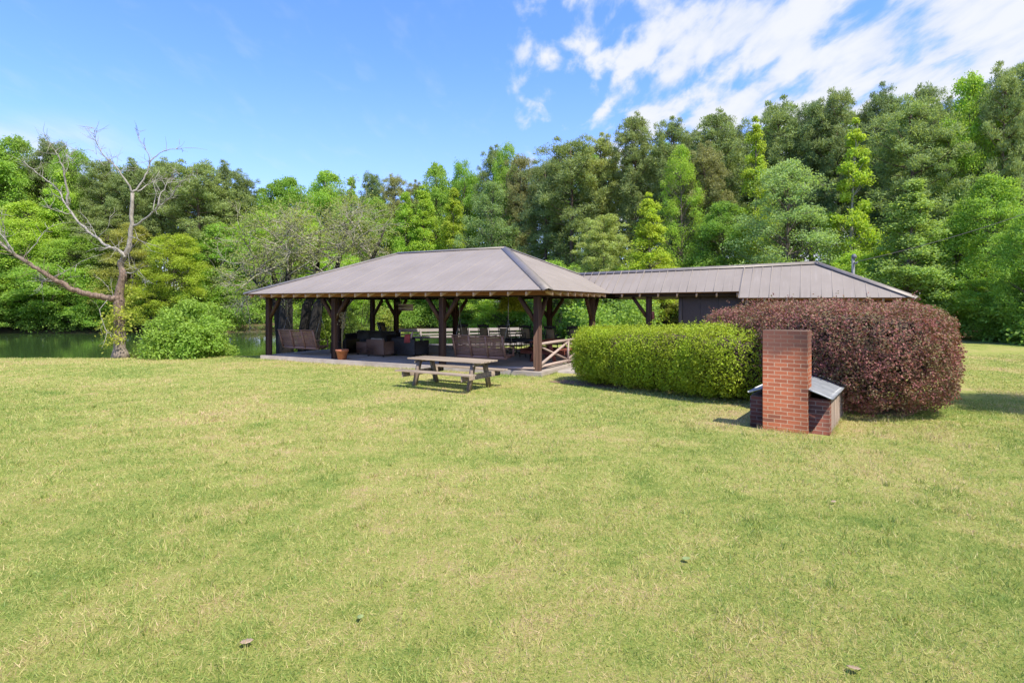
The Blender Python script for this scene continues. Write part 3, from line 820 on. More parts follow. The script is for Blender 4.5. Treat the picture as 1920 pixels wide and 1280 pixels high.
# mast and wires behind the roof
mast = empty('service_mast', LW(8.75, 8.75, 0), PRZ, label='grey steel service mast with weatherhead rising behind the wing roof', cat='mast')
m = MB(); m.tube([(0, 0, 0), (0, 0, 3.92)], 0.055, 12); m.build('pipe', M['steel'], mast, True)
m = MB(); m.lathe([(0.05, 3.86), (0.08, 3.88), (0.09, 3.93), (0.08, 3.98), (0.05, 4.02), (0.01, 4.04)], 14, 0.03); m.build('weatherhead', M['steel'], mast, True)
m = MB(); m.tube([(0.03, -.05, 3.72), (0.10, -.12, 3.66), (0.12, -.14, 3.74)], 0.03, 8); m.build('insulator', M['steel'], mast, True)
def wire(a, b, sag, r, label):
    a, b = Vector(a), Vector(b); pts = []
    for k in range(25):
        t = k / 24; p = a.lerp(b, t); p.z -= sag * 4 * t * (1 - t); pts.append(p)
    m = MB(); m.tube(pts, r, 6); return m.build('power_line', M['cable'], None, True, label=label, cat='wire')
mt = LW(8.75, 8.75, 0)
wire((mt.x + .1, mt.y - .1, 3.75), (31.5, 27.5, 9.4), 0.45, 0.014, 'black power line sagging from the service mast up to the right')
wire((27.0, 33.0, 4.0), (34, 30.5, 8.2), 0.2, 0.016, 'short lower black wire before the trees at the right edge')

# ------------------------------------------------------------------ furniture
# picnic table
def picnic_table(loc, rz, mat_top, mat_leg, label, L=2.44):
    t = empty('picnic_table', loc, rz, label=label, cat='picnic table')
    top = MB()
    for k in range(5):
        y = -0.37 + k * 0.15; e = random.uniform(-.008, .008)
        top.box(-L / 2 + e, L / 2 + e, y, y + 0.142, 0.70, 0.738, 0.004)
    top.build('tabletop', mat_top, t)
    for s in (-1, 1):
        bn = MB()
        for k in range(2):
            y = s * 0.72 + (k - 1) * 0.145 + 0.003
            bn.box(-L / 2, L / 2, y, y + 0.138, 0.42, 0.457, 0.004)
        bn.build('bench', mat_top, t)
    for sx in (-1, 1):
        x = sx * (L / 2 - 0.33)
        for s in (-1, 1):
            m = MB(); m.beam((x, s * 0.46, -0.02), (x, s * 0.24, 0.70), 0.095, 0.10, up=(1, 0, 0)); m.build('leg', M['grey_wood_z'] if mat_leg is None else mat_leg, t)
        m = MB(); xx = x + sx * 0.075
        m.box(xx - .02, xx + .02, -0.85, 0.85, 0.28, 0.42, 0.006); m.build('cross_beam', mat_top if mat_leg is None else mat_leg, t)
        m = MB(); m.box(xx - .02, xx + .02, -0.36, 0.36, 0.61, 0.70, 0.006); m.build('cleat', mat_top if mat_leg is None else mat_leg, t)
    return t
random.seed(3)
a_t = math.atan2(-0.53, 0.85)
picnic_table((-1.6, 14.98, gz(-1.6, 14.98)), a_t, M['grey_wood'], None, 'weathered grey wooden picnic table with attached benches standing on the lawn')
p = LW(-0.95, 3.1, SL)
picnic_table(p, PRZ + PI / 2, M['red_wood'], M['red_wood'], 'red stained picnic table inside the pavilion behind the log railing', 1.9)

# brick grill
def grill():
    rz = -math.radians(36)
    g = empty('brick_grill', (4.91, 9.40, gz(4.91, 9.4)), rz, label='brick barbecue pit with tall red brick chimney and metal lid in front of the hedges', cat='barbecue')
    b = MB(); b.box(-0.70, 0.0, 0.0, 0.40, -0.15, 1.715, 0.004); b.build('chimney', M['brick'], g)
    b = MB()
    b.box(-0.93, -0.702, 0.10, 0.30, -0.15, 0.545, 0.004); b.box(0.002, 0.31, 0.10, 0.30, -0.15, 0.575, 0.004)
    b.box(-0.95, -0.75, 0.302, 2.15, -0.15, 0.545, 0.004); b.box(-0.748, 0.11, 1.95, 2.15, -0.15, 0.55, 0.004)
    b.build('fire_box', M['brick_dark'], g)
    b = MB()
    random.seed(5)
    y = 0.302
    while y < 2.16:
        w = random.uniform(0.10, 0.15)
        b.box(0.112 + .16, 0.305 + random.uniform(-.006, .006), y, min(y + w, 2.16), -0.12, 0.575 + random.uniform(-.01, .02), 0.004); y += w + 0.005
    b.build('side_boards', M['side'], g)
    # corrugated gable lid, ridge running front to back, with rolled edges
    m = MB(); x0, x1, xr = -0.945, 0.36, -0.30
    ys = np.linspace(0.06, 2.25, 88); n = len(ys)
    def prof(x):
        t = (x - xr) / (x1 - xr) if x > xr else (xr - x) / (xr - x0)
        return 0.82 - 0.21 * t ** 1.3
    xs = np.linspace(x0, x1, 15); vs = []
    for y_ in ys:
        cor = 0.011 * math.sin((y_) * 2 * PI / 0.125)
        for x_ in xs: vs.append((x_, y_, prof(x_) + cor))
    k = len(vs)
    vs += [(a, c, d - 0.008) for a, c, d in vs]
    fs = []
    for i in range(n - 1):
        for j in range(14):
            a = i * 15 + j; fs.append((a, a + 1, a + 16, a + 15)); fs.append((k + a, k + a + 15, k + a + 16, k + a + 1))
    for i in range(n - 1):
        a = i * 15; fs.append((a, a + 15, k + a + 15, k + a)); a += 14; fs.append((a, k + a, k + a + 15, a + 15))
    for j in range(14):
        a = j; fs.append((a, k + a, k + a + 1, a + 1)); a = (n - 1) * 15 + j; fs.append((a, a + 1, k + a + 1, k + a))
    m.raw(vs, fs); lid = m.build('lid', M['lid'], g, True)
    for xe in (x0, x1):
        m = MB(); z = prof(xe) + .004; s = 1 if xe > 0 else -1
        m.box(xe - 0.07 if s > 0 else xe - .012, xe + .012 if s > 0 else xe + 0.07, 0.04, 2.27, z - 0.004, z + 0.018, 0.004)
        m.build('edge_strip', M['lid'], lid)
    m = MB(); pts = [(x_, 0.045, prof(x_) - 0.004) for x_ in np.linspace(0.02, x1, 8)]
    m.tube(pts, 0.014, 6); pts = [(x_, 0.045, prof(x_) - 0.004) for x_ in np.linspace(x0, -0.72, 8)]; m.tube(pts, 0.014, 6)
    m.build('front_edge', M['lid'], lid)
M['side'] = wood('weathered_side_boards', (0.10, 0.075, 0.06), (0.34, 0.26, 0.20), 2, 1.6)
grill()

# swings
def swing(loc, rz, label, grp='hanging bench swings'):
    s = empty('porch_swing', loc, rz, label=label, cat='swing', group=grp)
    W = 1.9
    # seen from behind: back faces -y, tilts backward (towards -y) at the top
    def bp(x, t): return Vector((x, -0.02 - 0.20 * t, 0.36 + 0.645 * t))
    m = MB()
    for k in range(13):
        t = 0.05 + 0.072 * k
        a, c = bp(-W / 2 + .04, t), bp(W / 2 - .04, t)
        m.beam(a + Vector((0, 0.012, 0)), c + Vector((0, 0.012, 0)), 0.012, 0.036, up=(0, -0.29, 0.957))
    m.build('back_slats', M['swing'], s)
    for x in (-W / 2, -W / 6, W / 6, W / 2):
        m = MB(); m.beam(bp(x, -0.05) - Vector((0, 0.012, 0)), bp(x, 1.0) - Vector((0, 0.012, 0)), 0.06, 0.045, up=(0, 1, 0)); m.build('back_strut', M['swing'], s)
    m = MB(); m.beam(bp(-W / 2 - .05, 1.02), bp(W / 2 + .05, 1.02), 0.07, 0.035); m.build('top_rail', M['swing'], s)
    m = MB(); m.beam(bp(-W / 2 - .03, -0.08) + Vector((0, 0.02, 0)), bp(W / 2 + .03, -0.08) + Vector((0, 0.02, 0)), 0.07, 0.09); m.build('bottom_rail', M['swing'], s)
    m = MB()
    for k in range(8):
        y = 0.06 + k * 0.064; m.box(-W / 2, W / 2, y, y + 0.052, 0.345 + 0.05 * y, 0.367 + 0.05 * y)
    for x in (-W / 2 + .1, 0, W / 2 - .1): m.box(x - .02, x + .02, 0.03, 0.56, 0.28, 0.344)
    m.build('seat', M['swing'], s)
    for x in (-W / 2, W / 2):
        m = MB(); m.beam((x, -0.10, 0.62), (x, 0.56, 0.64), 0.075, 0.028); m.beam((x, 0.53, 0.32), (x, 0.53, 0.62), 0.045, 0.045, up=(0, 1, 0)); m.build('armrest', M['swing'], s)
        m = MB(); top = 2.42 - SL; x_ = x * 0.99
        m.tube([(x_, 0.50, 0.64), (x_, 0.2, 1.55)], 0.008, 5); m.tube([(x_, -0.12, 0.72), (x_, 0.2, 1.55)], 0.008, 5); m.tube([(x_, 0.2, 1.55), (x_, 0.2, top)], 0.011, 5)
        m.build('chain', M['chain'], s)
    return s
swing(LW(-2.3, 0.45, SL - 0.02), PRZ, 'slatted brown bench swing between the corner post and the middle post')
swing(LW(-10.65, 0.42, SL), PRZ, 'slatted brown bench swing at the pond end of the pavilion')

# rocking chairs
def rocker():
    s = empty('rocking_chair', (0, 0, 0))
    bm_ = M['black_wood']
    for x in (-0.25, 0.25):
        m = MB(); pts = []
        for k in range(11):
            y = -0.52 + k * 0.094; pts.append((x, y, 0.022 + 0.35 * (y - 0.0) ** 2))
        m.tube(pts, 0.02, 6); m.build('rocker', bm_, s)
        m = MB(); m.tube([(x, 0.24, 0.05), (x, 0.25, 0.66)], 0.018, 6); m.build('leg', bm_, s)
        m = MB(); m.tube([(x, -0.20, 0.04), (x, -0.22, 0.45), (x, -0.42, 1.16)], [0.02, 0.02, 0.016], 6); m.build('back_post', bm_, s)
        m = MB(); m.box(x - .035, x + .035, -0.26, 0.34, 0.66, 0.685, 0.004); m.build('armrest', bm_, s)
    m = MB()
    m.box(-0.25, 0.25, -0.20, 0.26, 0.415, 0.445, 0.004); m.build('seat', M['rattan'], s)
    m = MB()
    for z in (0.16, 0.29): m.tube([(-0.25, 0.245, z), (0.25, 0.245, z)], 0.012, 5)
    m.tube([(-0.25, -0.2, 0.2), (0.25, -0.2, 0.2)], 0.012, 5)
    for x in (-0.25, 0.25): m.tube([(x, -0.2, 0.22), (x, 0.24, 0.22)], 0.012, 5)
    m.build('stretcher', bm_, s)
    m = MB(); vs = []
    # woven back panel and shaped head rail
    def by(z): return -0.22 - (z - 0.45) * 0.28
    m.raw([(-0.17, by(.53) + .01, .53), (0.17, by(.53) + .01, .53), (0.17, by(1.0) + .01, 1.0), (-0.17, by(1.0) + .01, 1.0),
           (-0.17, by(.53) - .012, .53), (0.17, by(.53) - .012, .53), (0.17, by(1.0) - .012, 1.0), (-0.17, by(1.0) - .012, 1.0)],
          [(3, 2, 1, 0), (4, 5, 6, 7), (0, 1, 5, 4), (1, 2, 6, 5), (2, 3, 7, 6), (3, 0, 4, 7)])
    m.build('woven_back', M['rattan'], s)
    m = MB()
    for x in (-0.185, 0.185): m.beam((x, by(.5), .5), (x, by(1.04), 1.04), 0.025, 0.025, up=(0, 1, 0))
    m.beam((-0.25, by(.5), .5), (0.25, by(.5), .5), 0.03, 0.05)
    pts_t = [(-0.25, 1.10), (-0.12, 1.135), (0, 1.145), (0.12, 1.135), (0.25, 1.10)]
    for (x0, z0), (x1, z1) in zip(pts_t[:-1], pts_t[1:]):
        m.raw([(x0, by(1.05) + .01, 1.02), (x1, by(1.05) + .01, 1.02), (x1, by(1.1) + .01, z1), (x0, by(1.1) + .01, z0),
               (x0, by(1.05) - .012, 1.02), (x1, by(1.05) - .012, 1.02), (x1, by(1.1) - .012, z1), (x0, by(1.1) - .012, z0)],
              [(3, 2, 1, 0), (4, 5, 6, 7), (0, 1, 5, 4), (1, 2, 6, 5), (2, 3, 7, 6), (3, 0, 4, 7)])
    m.build('head_rail', bm_, s)
    return s
r0 = rocker()
rk = [(-5.66, 5.0, 0, 'black rocking chair in the back row, first from the left, beside the back post'),
      (-4.68, 5.0, .05, 'black rocking chair in the back row, second from the left, above the brown swing'),
      (-3.69, 5.0, -.04, 'black rocking chair in the back row, third from the left, above the swing'),
      (-2.73, 5.0, .03, 'black rocking chair in the back row, just left of the big corner post'),
      (-1.63, 5.0, -.05, 'black rocking chair in the back row, just right of the big corner post'),
      (-0.66, 5.0, .04, 'black rocking chair in the back row, behind the log railing next to the green hedge'),
      (0.50, 5.9, 0, 'black rocking chair whose top just shows over the left end of the green hedge'),
      (-9.55, 4.55, -1.35, 'black rocking chair turned sideways by the open end of the slab near the deck'),
      (-10.4, 5.4, -.3, 'small dark rocking chair behind the sofas at the back of the pavilion')]
for i, (x, y, a, lab) in enumerate(rk):
    o = r0 if i == 0 else copy_tree(r0)
    o.location = LW(x, y, SL); o.rotation_euler = (0, 0, PRZ + a); o.scale = (1, 1, 1.06)
    meta(o, lab, 'rocking chair', 'black rocking chairs in the pavilion')

# dark table
t = empty('dark_table', LW(-2.35, 3.35, SL), PRZ, label='black rectangular dining table behind the brown swing', cat='table')
m = MB(); m.box(-0.95, 0.75, -0.45, 0.45, 0.70, 0.735, 0.008); m.build('tabletop', M['glass_dark'], t)
for x in (-0.88, 0.68):
    for y in (-0.38, 0.38):
        m = MB(); m.box(x - .035, x + .035, y - .035, y + .035, 0, 0.70, 0.004); m.build('leg', M['black_wood'], t)
m = MB()
m.box(-0.9, 0.7, -0.40, -0.38, 0.63, 0.70); m.box(-0.9, 0.7, 0.38, 0.40, 0.63, 0.70); m.build('apron', M['black_wood'], t)
# metal chairs at that table
def metal_chair():
    s = empty('patio_chair', (0, 0, 0)); bl = M['black_wood']
    for x in (-0.22, 0.22):
        m = MB(); m.tube([(x, 0.22, 0), (x, 0.22, 0.62), (x, -0.18, 0.62)], 0.014, 6); m.build('leg', bl, s)
        m = MB(); m.tube([(x, -0.24, 0), (x, -0.18, 0.42), (x, -0.30, 0.90)], 0.014, 6); m.build('leg', bl, s)
    m = MB(); m.box(-0.22, 0.22, -0.2, 0.22, 0.40, 0.425, 0.004); m.build('seat', bl, s)
    m = MB()
    for k in range(6):
        z = 0.50 + 0.07 * k; y = -0.19 - (z - .42) * 0.25; m.tube([(-0.22, y, z), (0.22, y, z)], 0.009, 5)
    m.tube([(-0.22, -0.30, 0.90), (0.22, -0.30, 0.90)], 0.014, 6); m.build('backrest', bl, s)
    return s
c0 = metal_chair()
for i, (x, y, a, lab) in enumerate([(-2.75, 4.0, PI, 'black metal chair on the far side of the black table, left one'), (-2.05, 4.0, PI, 'black metal chair on the far side of the black table, right one')]):
    o = c0 if i == 0 else copy_tree(c0)
    o.location = LW(x, y, SL); o.rotation_euler = (0, 0, PRZ + a); meta(o, lab, 'chair', 'black metal chairs at the black table')

# wicker seats and sofas
def wicker_chair(loc, rz, mat, label, w=0.78, d=0.72, h=0.70, cush='pale_cushion', cat='armchair', name='wicker_armchair', feet=True):
    s = empty(name, loc, rz, label=label, cat=cat)
    m = MB(); m.box(-w / 2, w / 2, -d / 2, -d / 2 + 0.10, 0.07, h, 0.02); m.build('backrest', mat, s)
    for sx in (-1, 1):
        m = MB(); x0 = sx * w / 2; x1 = sx * (w / 2 - 0.10)
        m.box(min(x0, x1), max(x0, x1), -d / 2 + 0.102, d / 2, 0.07, h - 0.08, 0.02); m.build('armrest', mat, s)
    m = MB(); m.box(-w / 2 + .102, w / 2 - .102, -d / 2 + .102, d / 2 - .01, 0.07, 0.30, 0.01); m.build('seat', mat, s)
    m = MB(); m.box(-w / 2 + .12, w / 2 - .12, -d / 2 + .14, d / 2, 0.302, 0.43, 0.03); m.build('seat_cushion', M[cush], s)
    n = max(1, round(w / 0.85))
    for k in range(n):
        x0 = -w / 2 + .12 + k * (w - .24) / n; x1 = x0 + (w - .24) / n - 0.02
        m = MB(); m.box(x0, x1, -d / 2 + .104, -d / 2 + 0.24, 0.432, h + 0.05, 0.035); m.build('back_cushion', M[cush], s)
    for sx in (-1, 1):
        for sy in (-1, 1):
            m = MB(); x = sx * (w / 2 - .06); y = sy * (d / 2 - .06); m.box(x - .02, x + .02, y - .02, y + .02, 0, 0.07); m.build('foot', M['black_wood'], s)
    return s
G_SL = SL
wicker_chair(LW(-7.62, 1.75, SL), PRZ, M['wicker'], 'brown wicker armchair seen from behind with pale cushion top', 0.88, 0.8, 0.66, 'pale_cushion')
wicker_chair(LW(-6.68, 2.35, SL), PRZ - .1, M['dark_wicker'], 'charcoal wicker loveseat seen from behind with red cloth over it', 1.25, 0.85, 0.70, 'dark_cushion', 'sofa', 'wicker_loveseat')
wicker_chair(LW(-10.0, 3.9, SL), PRZ + PI, M['dark_wicker'], 'long dark wicker sofa with grey cushions facing the lawn', 2.5, 0.85, 0.80, 'cushion', 'sofa', 'wicker_sofa')
wicker_chair(LW(-9.35, 1.55, SL), PRZ + PI / 2 + .1, M['dark_wicker'], 'dark wicker armchair right of the pond end swing', 0.85, 0.8, 0.62, 'dark_cushion')
wicker_chair(LW(-8.55, 2.05, SL), PRZ, M['wicker'], 'low brown wicker seat behind the terracotta pot', 0.72, 0.7, 0.52, 'dark_cushion', 'stool', 'wicker_stool')
m = MB(); vs = [];
for k, (y, z) in enumerate([(-0.10, 0.02), (-0.09, 0.30), (-0.02, 0.36), (0.06, 0.34), (0.10, 0.18)]): vs += [(-0.16 + .02 * k, y, z), (0.13 - .012 * k, y + .01, z + .015)]
m.raw(vs, [(0, 1, 3, 2), (2, 3, 5, 4), (4, 5, 7, 6), (6, 7, 9, 8)])
th = m.build('throw_cloth', M['red_cloth'], None, label='crumpled red cloth hanging over the charcoal loveseat', cat='cloth')
th.location = LW(-6.45, 1.97, SL + 0.52); th.rotation_euler = (0, 0, PRZ)
sm = th.modifiers.new('thickness', 'SOLIDIFY'); sm.thickness = 0.02
m = MB(); m.tube([(0, 0, 0.0), (0.04, -0.03, 0.1), (0.10, -0.04, 0.28)], [0.035, 0.045, 0.03], 8)
pk = m.build('towel', M['pink_cloth'], None, True, label='pale pink rolled towel standing beside the red cloth', cat='towel')
pk.location = LW(-6.30, 1.80, SL + 0.50); pk.rotation_euler = (0, 0, PRZ)
# keep the towel resting on the loveseat's back
pk.location = LW(-6.33, 1.97, SL + 0.70)

# low side stand under the left swing end
# terracotta pot
pot = empty('flower_pot', LW(-7.93, -0.06, SL), 0, label='round terracotta pot with a dried stalk beside the second post', cat='plant pot')
m = MB(); m.lathe([(0.155, 0.0), (0.21, 0.285), (0.235, 0.29), (0.245, 0.37), (0.225, 0.372), (0.20, 0.30), (0.02, 0.30)], 28); m.build('pot', M['terracotta'], pot, True)
m = MB(); m.lathe([(0.205, 0.305), (0.10, 0.33), (0.01, 0.335)], 16); m.build('soil', M['soil'], pot, True)
m = MB(); m.tube([(0, 0, 0.3), (-0.01, 0.01, 0.9), (0.01, 0, 1.45)], 0.013, 6); m.build('stake', M['straw'], pot, True)
rng = np.random.default_rng(2)
n = 160; cen = np.column_stack([rng.normal(0.03, 0.07, n), rng.normal(0, 0.06, n), rng.uniform(1.15, 1.75, n)])
V = diamonds(cen, rdir(rng, n), rdir(rng, n) * 0.5 + np.array([0, 0, 1.0]), rng.uniform(0.06, 0.14, n), 0.018)
link('dried_leaves', leaf_mesh('dried_leaves', V, M['straw']), pot)

# hanging wooden sign
sg = empty('hanging_sign', LW(-6.55, 1.9, 0), PRZ, label='tan wooden plank sign hanging under the eave by two short chains', cat='sign')
m = MB(); m.box(-0.36, 0.36, -0.015, 0.015, 1.93, 2.06, 0.004); m.box(-0.36, 0.36, -0.013, 0.013, 2.063, 2.19, 0.004); m.build('board', M['sign'] if 'sign' in M else M['log'], sg)
for x in (-0.25, 0.25):
    m = MB(); m.tube([(x, 0, 2.19), (x, 0, 2.50)], 0.006, 5); m.build('chain', M['chain'], sg)
# ceiling fan
fan = empty('ceiling_fan', LW(-7.3, 2.4, 0), 0.4, label='dark ceiling fan hanging under the pavilion roof beside the hanging sign', cat='ceiling fan')
m = MB(); m.tube([(0, 0, 2.36), (0, 0, 3.3)], 0.015, 8); m.build('rod', M['black_wood'], fan)
m = MB(); m.lathe([(0.05, 2.10), (0.09, 2.14), (0.12, 2.22), (0.12, 2.30), (0.06, 2.36)], 16); m.build('motor', M['black_wood'], fan, True)
for k in range(5):
    m = MB(); a = 2 * PI * k / 5; d = Vector((math.cos(a), math.sin(a), 0)); z = Vector((0, 0, 2.29))
    m.beam(z + d * 0.12, z + d * 0.62, 0.13, 0.012); m.build('blade', M['black_wood'], fan)

# deck over the pond with bench rails
deck = empty('pond_deck', (-5.9, 29.9, 0), math.atan2(2.1, 6.35), label='weathered grey deck with plank bench railing above the pond behind the pavilion', cat='deck')
m = MB()
for k in range(12):
    y = -1.5 + k * 0.145; m.box(-0.6, 7.6, y, y + 0.135, 0.02, 0.06)
m.build('deck_boards', M['deck_wood'], deck)
def bench_run(x0, x1):
    s = MB()
    s.box(x0, x1, 0.20, 0.24, 0.72, 0.88, 0.005); s.build('back_plank', M['deck_wood'], deck)
    s = MB(); s.box(x0, x1, -0.30, -0.14, 0.455, 0.49, 0.004); s.box(x0, x1, -0.13, 0.03, 0.455, 0.49, 0.004); s.box(x0, x1, -0.315, -0.302, 0.38, 0.49); s.build('bench_seat', M['deck_wood'], deck)
    s = MB(); s.box(x0, x1, 0.14, 0.19, 0.55, 0.62, 0.005); s.build('back_plank', M['deck_wood'], deck)
    x = x0 + 0.2
    while x < x1:
        s = MB(); s.beam((x, 0.0, 0.06), (x, 0.22, 0.86), 0.05, 0.09, up=(1, 0, 0)); s.build('support', M['deck_wood'], deck)
        s = MB(); s.beam((x, -0.26, 0.06), (x, -0.24, 0.455), 0.04, 0.06, up=(1, 0, 0)); s.build('support', M['deck_wood'], deck)
        x += 1.1
bench_run(-0.2, 3.5); bench_run(3.56, 6.9)
for x in (0.0, 3.4, 6.8):
    m = MB(); m.box(x - .07, x + .07, 0.02, 0.14, -2.0, 0.018); m.build('pile', M['deck_wood'], deck)

# ------------------------------------------------------------------ clipped hedges
def capsule_hedge(name, pts, label, cat, mat, color, nleaf, leafL, seed, lump=0.10, und=0.10):
    """pts: list of (x, y, radius, height): a rounded clipped mass following the points"""
    rng = np.random.default_rng(seed)
    P = np.array(pts, dtype=float)
    o0 = P[0, :2].copy()
    root = empty(name, (o0[0], o0[1], gz(*o0)), 0, label=label, cat=cat)
    seg = np.linalg.norm(np.diff(P[:, :2], axis=0), axis=1); cum = np.concatenate([[0], np.cumsum(seg)]); tot = cum[-1]
    def surf(n, shrink):
        # sample centre positions along the spine, with end caps, then directions
        s = rng.uniform(0, tot + 2.0, n) - 1.0; sc = np.clip(s, 0, tot)
        cx = np.interp(sc, cum, P[:, 0]); cy = np.interp(sc, cum, P[:, 1]); r = np.interp(sc, cum, P[:, 2]); h = np.interp(sc, cum, P[:, 3])
        d = rdir(rng, n)
        # superellipsoid: boxier than a ball
        q = np.sign(d) * np.abs(d) ** 0.85
        q[:, 2] = np.sign(d[:, 2]) * np.abs(d[:, 2]) ** 0.95
        q /= np.maximum(np.linalg.norm(np.column_stack([np.linalg.norm(q[:, :2], axis=1), q[:, 2]]), ord=4.0, axis=1, keepdims=True), 1e-6)
        zc = h * 0.52
        p = np.column_stack([cx + q[:, 0] * r * shrink, cy + q[:, 1] * r * shrink, zc + q[:, 2] * (h - zc) * shrink])
        # undercut toward the ground
        t = np.clip(p[:, 2] / h, 0, 1)
        k = 1 - und + und * smooth01((t + 0.05) / 0.42)
        p[:, 0] = cx + (p[:, 0] - cx) * k; p[:, 1] = cy + (p[:, 1] - cy) * k
        d2 = unit(np.column_stack([q[:, 0] / r, q[:, 1] / r, q[:, 2] / (h - zc)]))
        # reject points inside the mass (where another piece of the spine is nearer)
        ss = np.linspace(0, tot, 25); ax = np.interp(ss, cum, P[:, 0]); ay = np.interp(ss, cum, P[:, 1]); ar = np.interp(ss, cum, P[:, 2])
        rr = np.hypot(p[:, 0, None] - ax, p[:, 1, None] - ay) / ar
        hr = np.hypot(p[:, 0] - cx, p[:, 1] - cy) / r
        keep = rr.min(axis=1) > hr - 0.16
        return p[keep], d2[keep]
    p, d = surf(int(nleaf * 1.25), 1.0)
    n = len(p)
    big = vnoise(p, seed, 1.6); sm = vnoise(p, seed + 1, 5.0); fine = vnoise(p, seed + 2, 13.0)
    depth = rng.uniform(0, 1, n) ** 1.6 * 0.22
    off = lump * (0.45 * big + 0.45 * sm + 0.40 * fine) - depth + 0.02
    p = p + d * off[:, None]
    p = p + rng.normal(size=p.shape) * 0.012
    g = p[:, 2] > 0.02
    # gaps in the lower flank
    thin = (fine + sm * 0.8 + big * .3) < -0.50
    g &= ~(thin & (rng.uniform(0, 1, n) < 0.7))
    p, d = p[g], d[g]; n = len(p)
    nr = d * 0.55 + rdir(rng, n) * 0.9 + np.array([0, 0, 0.35]); tn = d * 0.8 + rdir(rng, n)
    L = leafL * rng.uniform(0.6, 1.4, n)
    V = diamonds(p, nr, tn, L, L * 0.52)
    off0 = np.array([o0[0], o0[1], 0.0])
    lv = link('foliage', leaf_mesh('foliage', V - off0, mat), root); lv.color = color
    # woody stems inside
    m = MB()
    for k in range(60):
        t = rng.uniform(0, tot); c = np.array([np.interp(t, cum, P[:, 0]), np.interp(t, cum, P[:, 1])]); r = np.interp(t, cum, P[:, 2]); h = np.interp(t, cum, P[:, 3])
        a = rng.uniform(0, 2 * PI); e = rng.uniform(0.5, 0.92)
        dx, dy = math.cos(a) * r * e, math.sin(a) * r * e; hz = rng.uniform(0.2, 0.85) * h
        b0 = c - o0
        m.tube([(b0[0] + dx * .12, b0[1] + dy * .12, -0.05), (b0[0] + dx * 0.5, b0[1] + dy * 0.5, hz * 0.45), (b0[0] + dx, b0[1] + dy, hz)], [0.03, 0.018, 0.006], 5)
    m.build('stems', M['stem'], root)
    # stray shoots that stand off the clipped face
    p, d = surf(260, 1.0); d = unit(d + np.array([0, 0, 0.5]) + rdir(rng, len(p)) * 0.4); S = []
    for k in range(9):
        S.append(p + d * (lump * 0.5 + 0.022 * k) + rng.normal(size=p.shape) * 0.016)
    q = np.concatenate(S); q = q[q[:, 2] > 0.5]; n = len(q); L = leafL * rng.uniform(0.6, 1.2, n)
    V = diamonds(q, rdir(rng, n) + np.array([0, 0, .4]), rdir(rng, n) + np.array([0, 0, .6]), L, L * 0.5)
    sh = link('shoots', leaf_mesh('shoots', V - off0, mat), root); sh.color = color
    # brown core standing in for twigs, added so leaf gaps look dark
    p, d = surf(16000, 0.72); n = len(p)
    p = p + d * (0.08 * vnoise(p, seed + 5, 3.0))[:, None]; g = p[:, 2] > 0.05; p, d = p[g], d[g]; n = len(p)
    V = diamonds(p, d + rdir(rng, n) * 0.6, rdir(rng, n), 0.16, 0.11)
    link('dark_core', leaf_mesh('dark_core', V - off0, M['stem']), root)
    return root
capsule_hedge('green_hedge', [(2.70, 15.65, 1.05, 1.52), (3.9, 14.6, 1.25, 1.62), (5.15, 13.4, 1.38, 1.62)],
              'bright green clipped hedge between the pavilion and the brick chimney', 'hedge', M['hedge_leaf'], (0.290, 0.365, 0.028, 1), 150000, 0.048, 11, 0.17)
capsule_hedge('red_shrub', [(6.35, 14.9, 1.30, 2.02), (6.9, 13.6, 1.60, 2.17), (7.12, 11.95, 1.80, 2.20)],
              'large rounded shrub with dark red purple leaves behind the brick grill', 'shrub', M['red_leaf'], (0.315, 0.122, 0.112, 1), 250000, 0.048, 12, 0.22, und=0.02)

# ragged skirt of the red shrub at right
def leaf_cloud(cen, sizes, n_each, leafL, rng, up=0.4, flat=0.7, ratio=0.6, shell=0.45, lowcut=-0.55):
    cen = np.asarray(cen, dtype=float); K = len(cen)
    sizes = np.broadcast_to(np.asarray(sizes, dtype=float), (K,))
    idx = np.repeat(np.arange(K), n_each); n = len(idx)
    d = rdir(rng, n); d[:, 2] = np.where(d[:, 2] < lowcut, -d[:, 2], d[:, 2])
    rad = sizes[idx] * (shell + (1 - shell) * rng.uniform(0, 1, n) ** 0.6) * (1 + 0.25 * rng.normal(size=n))
    p = cen[idx] + d * rad[:, None] * np.array([1, 1, flat])
    nr = d * 0.5 + rdir(rng, n) * 0.8 + np.array([0, 0, up]); tn = d + rdir(rng, n) * 0.8
    L = leafL * rng.uniform(0.6, 1.4, n)
    return diamonds(p, nr, tn, L, L * ratio)

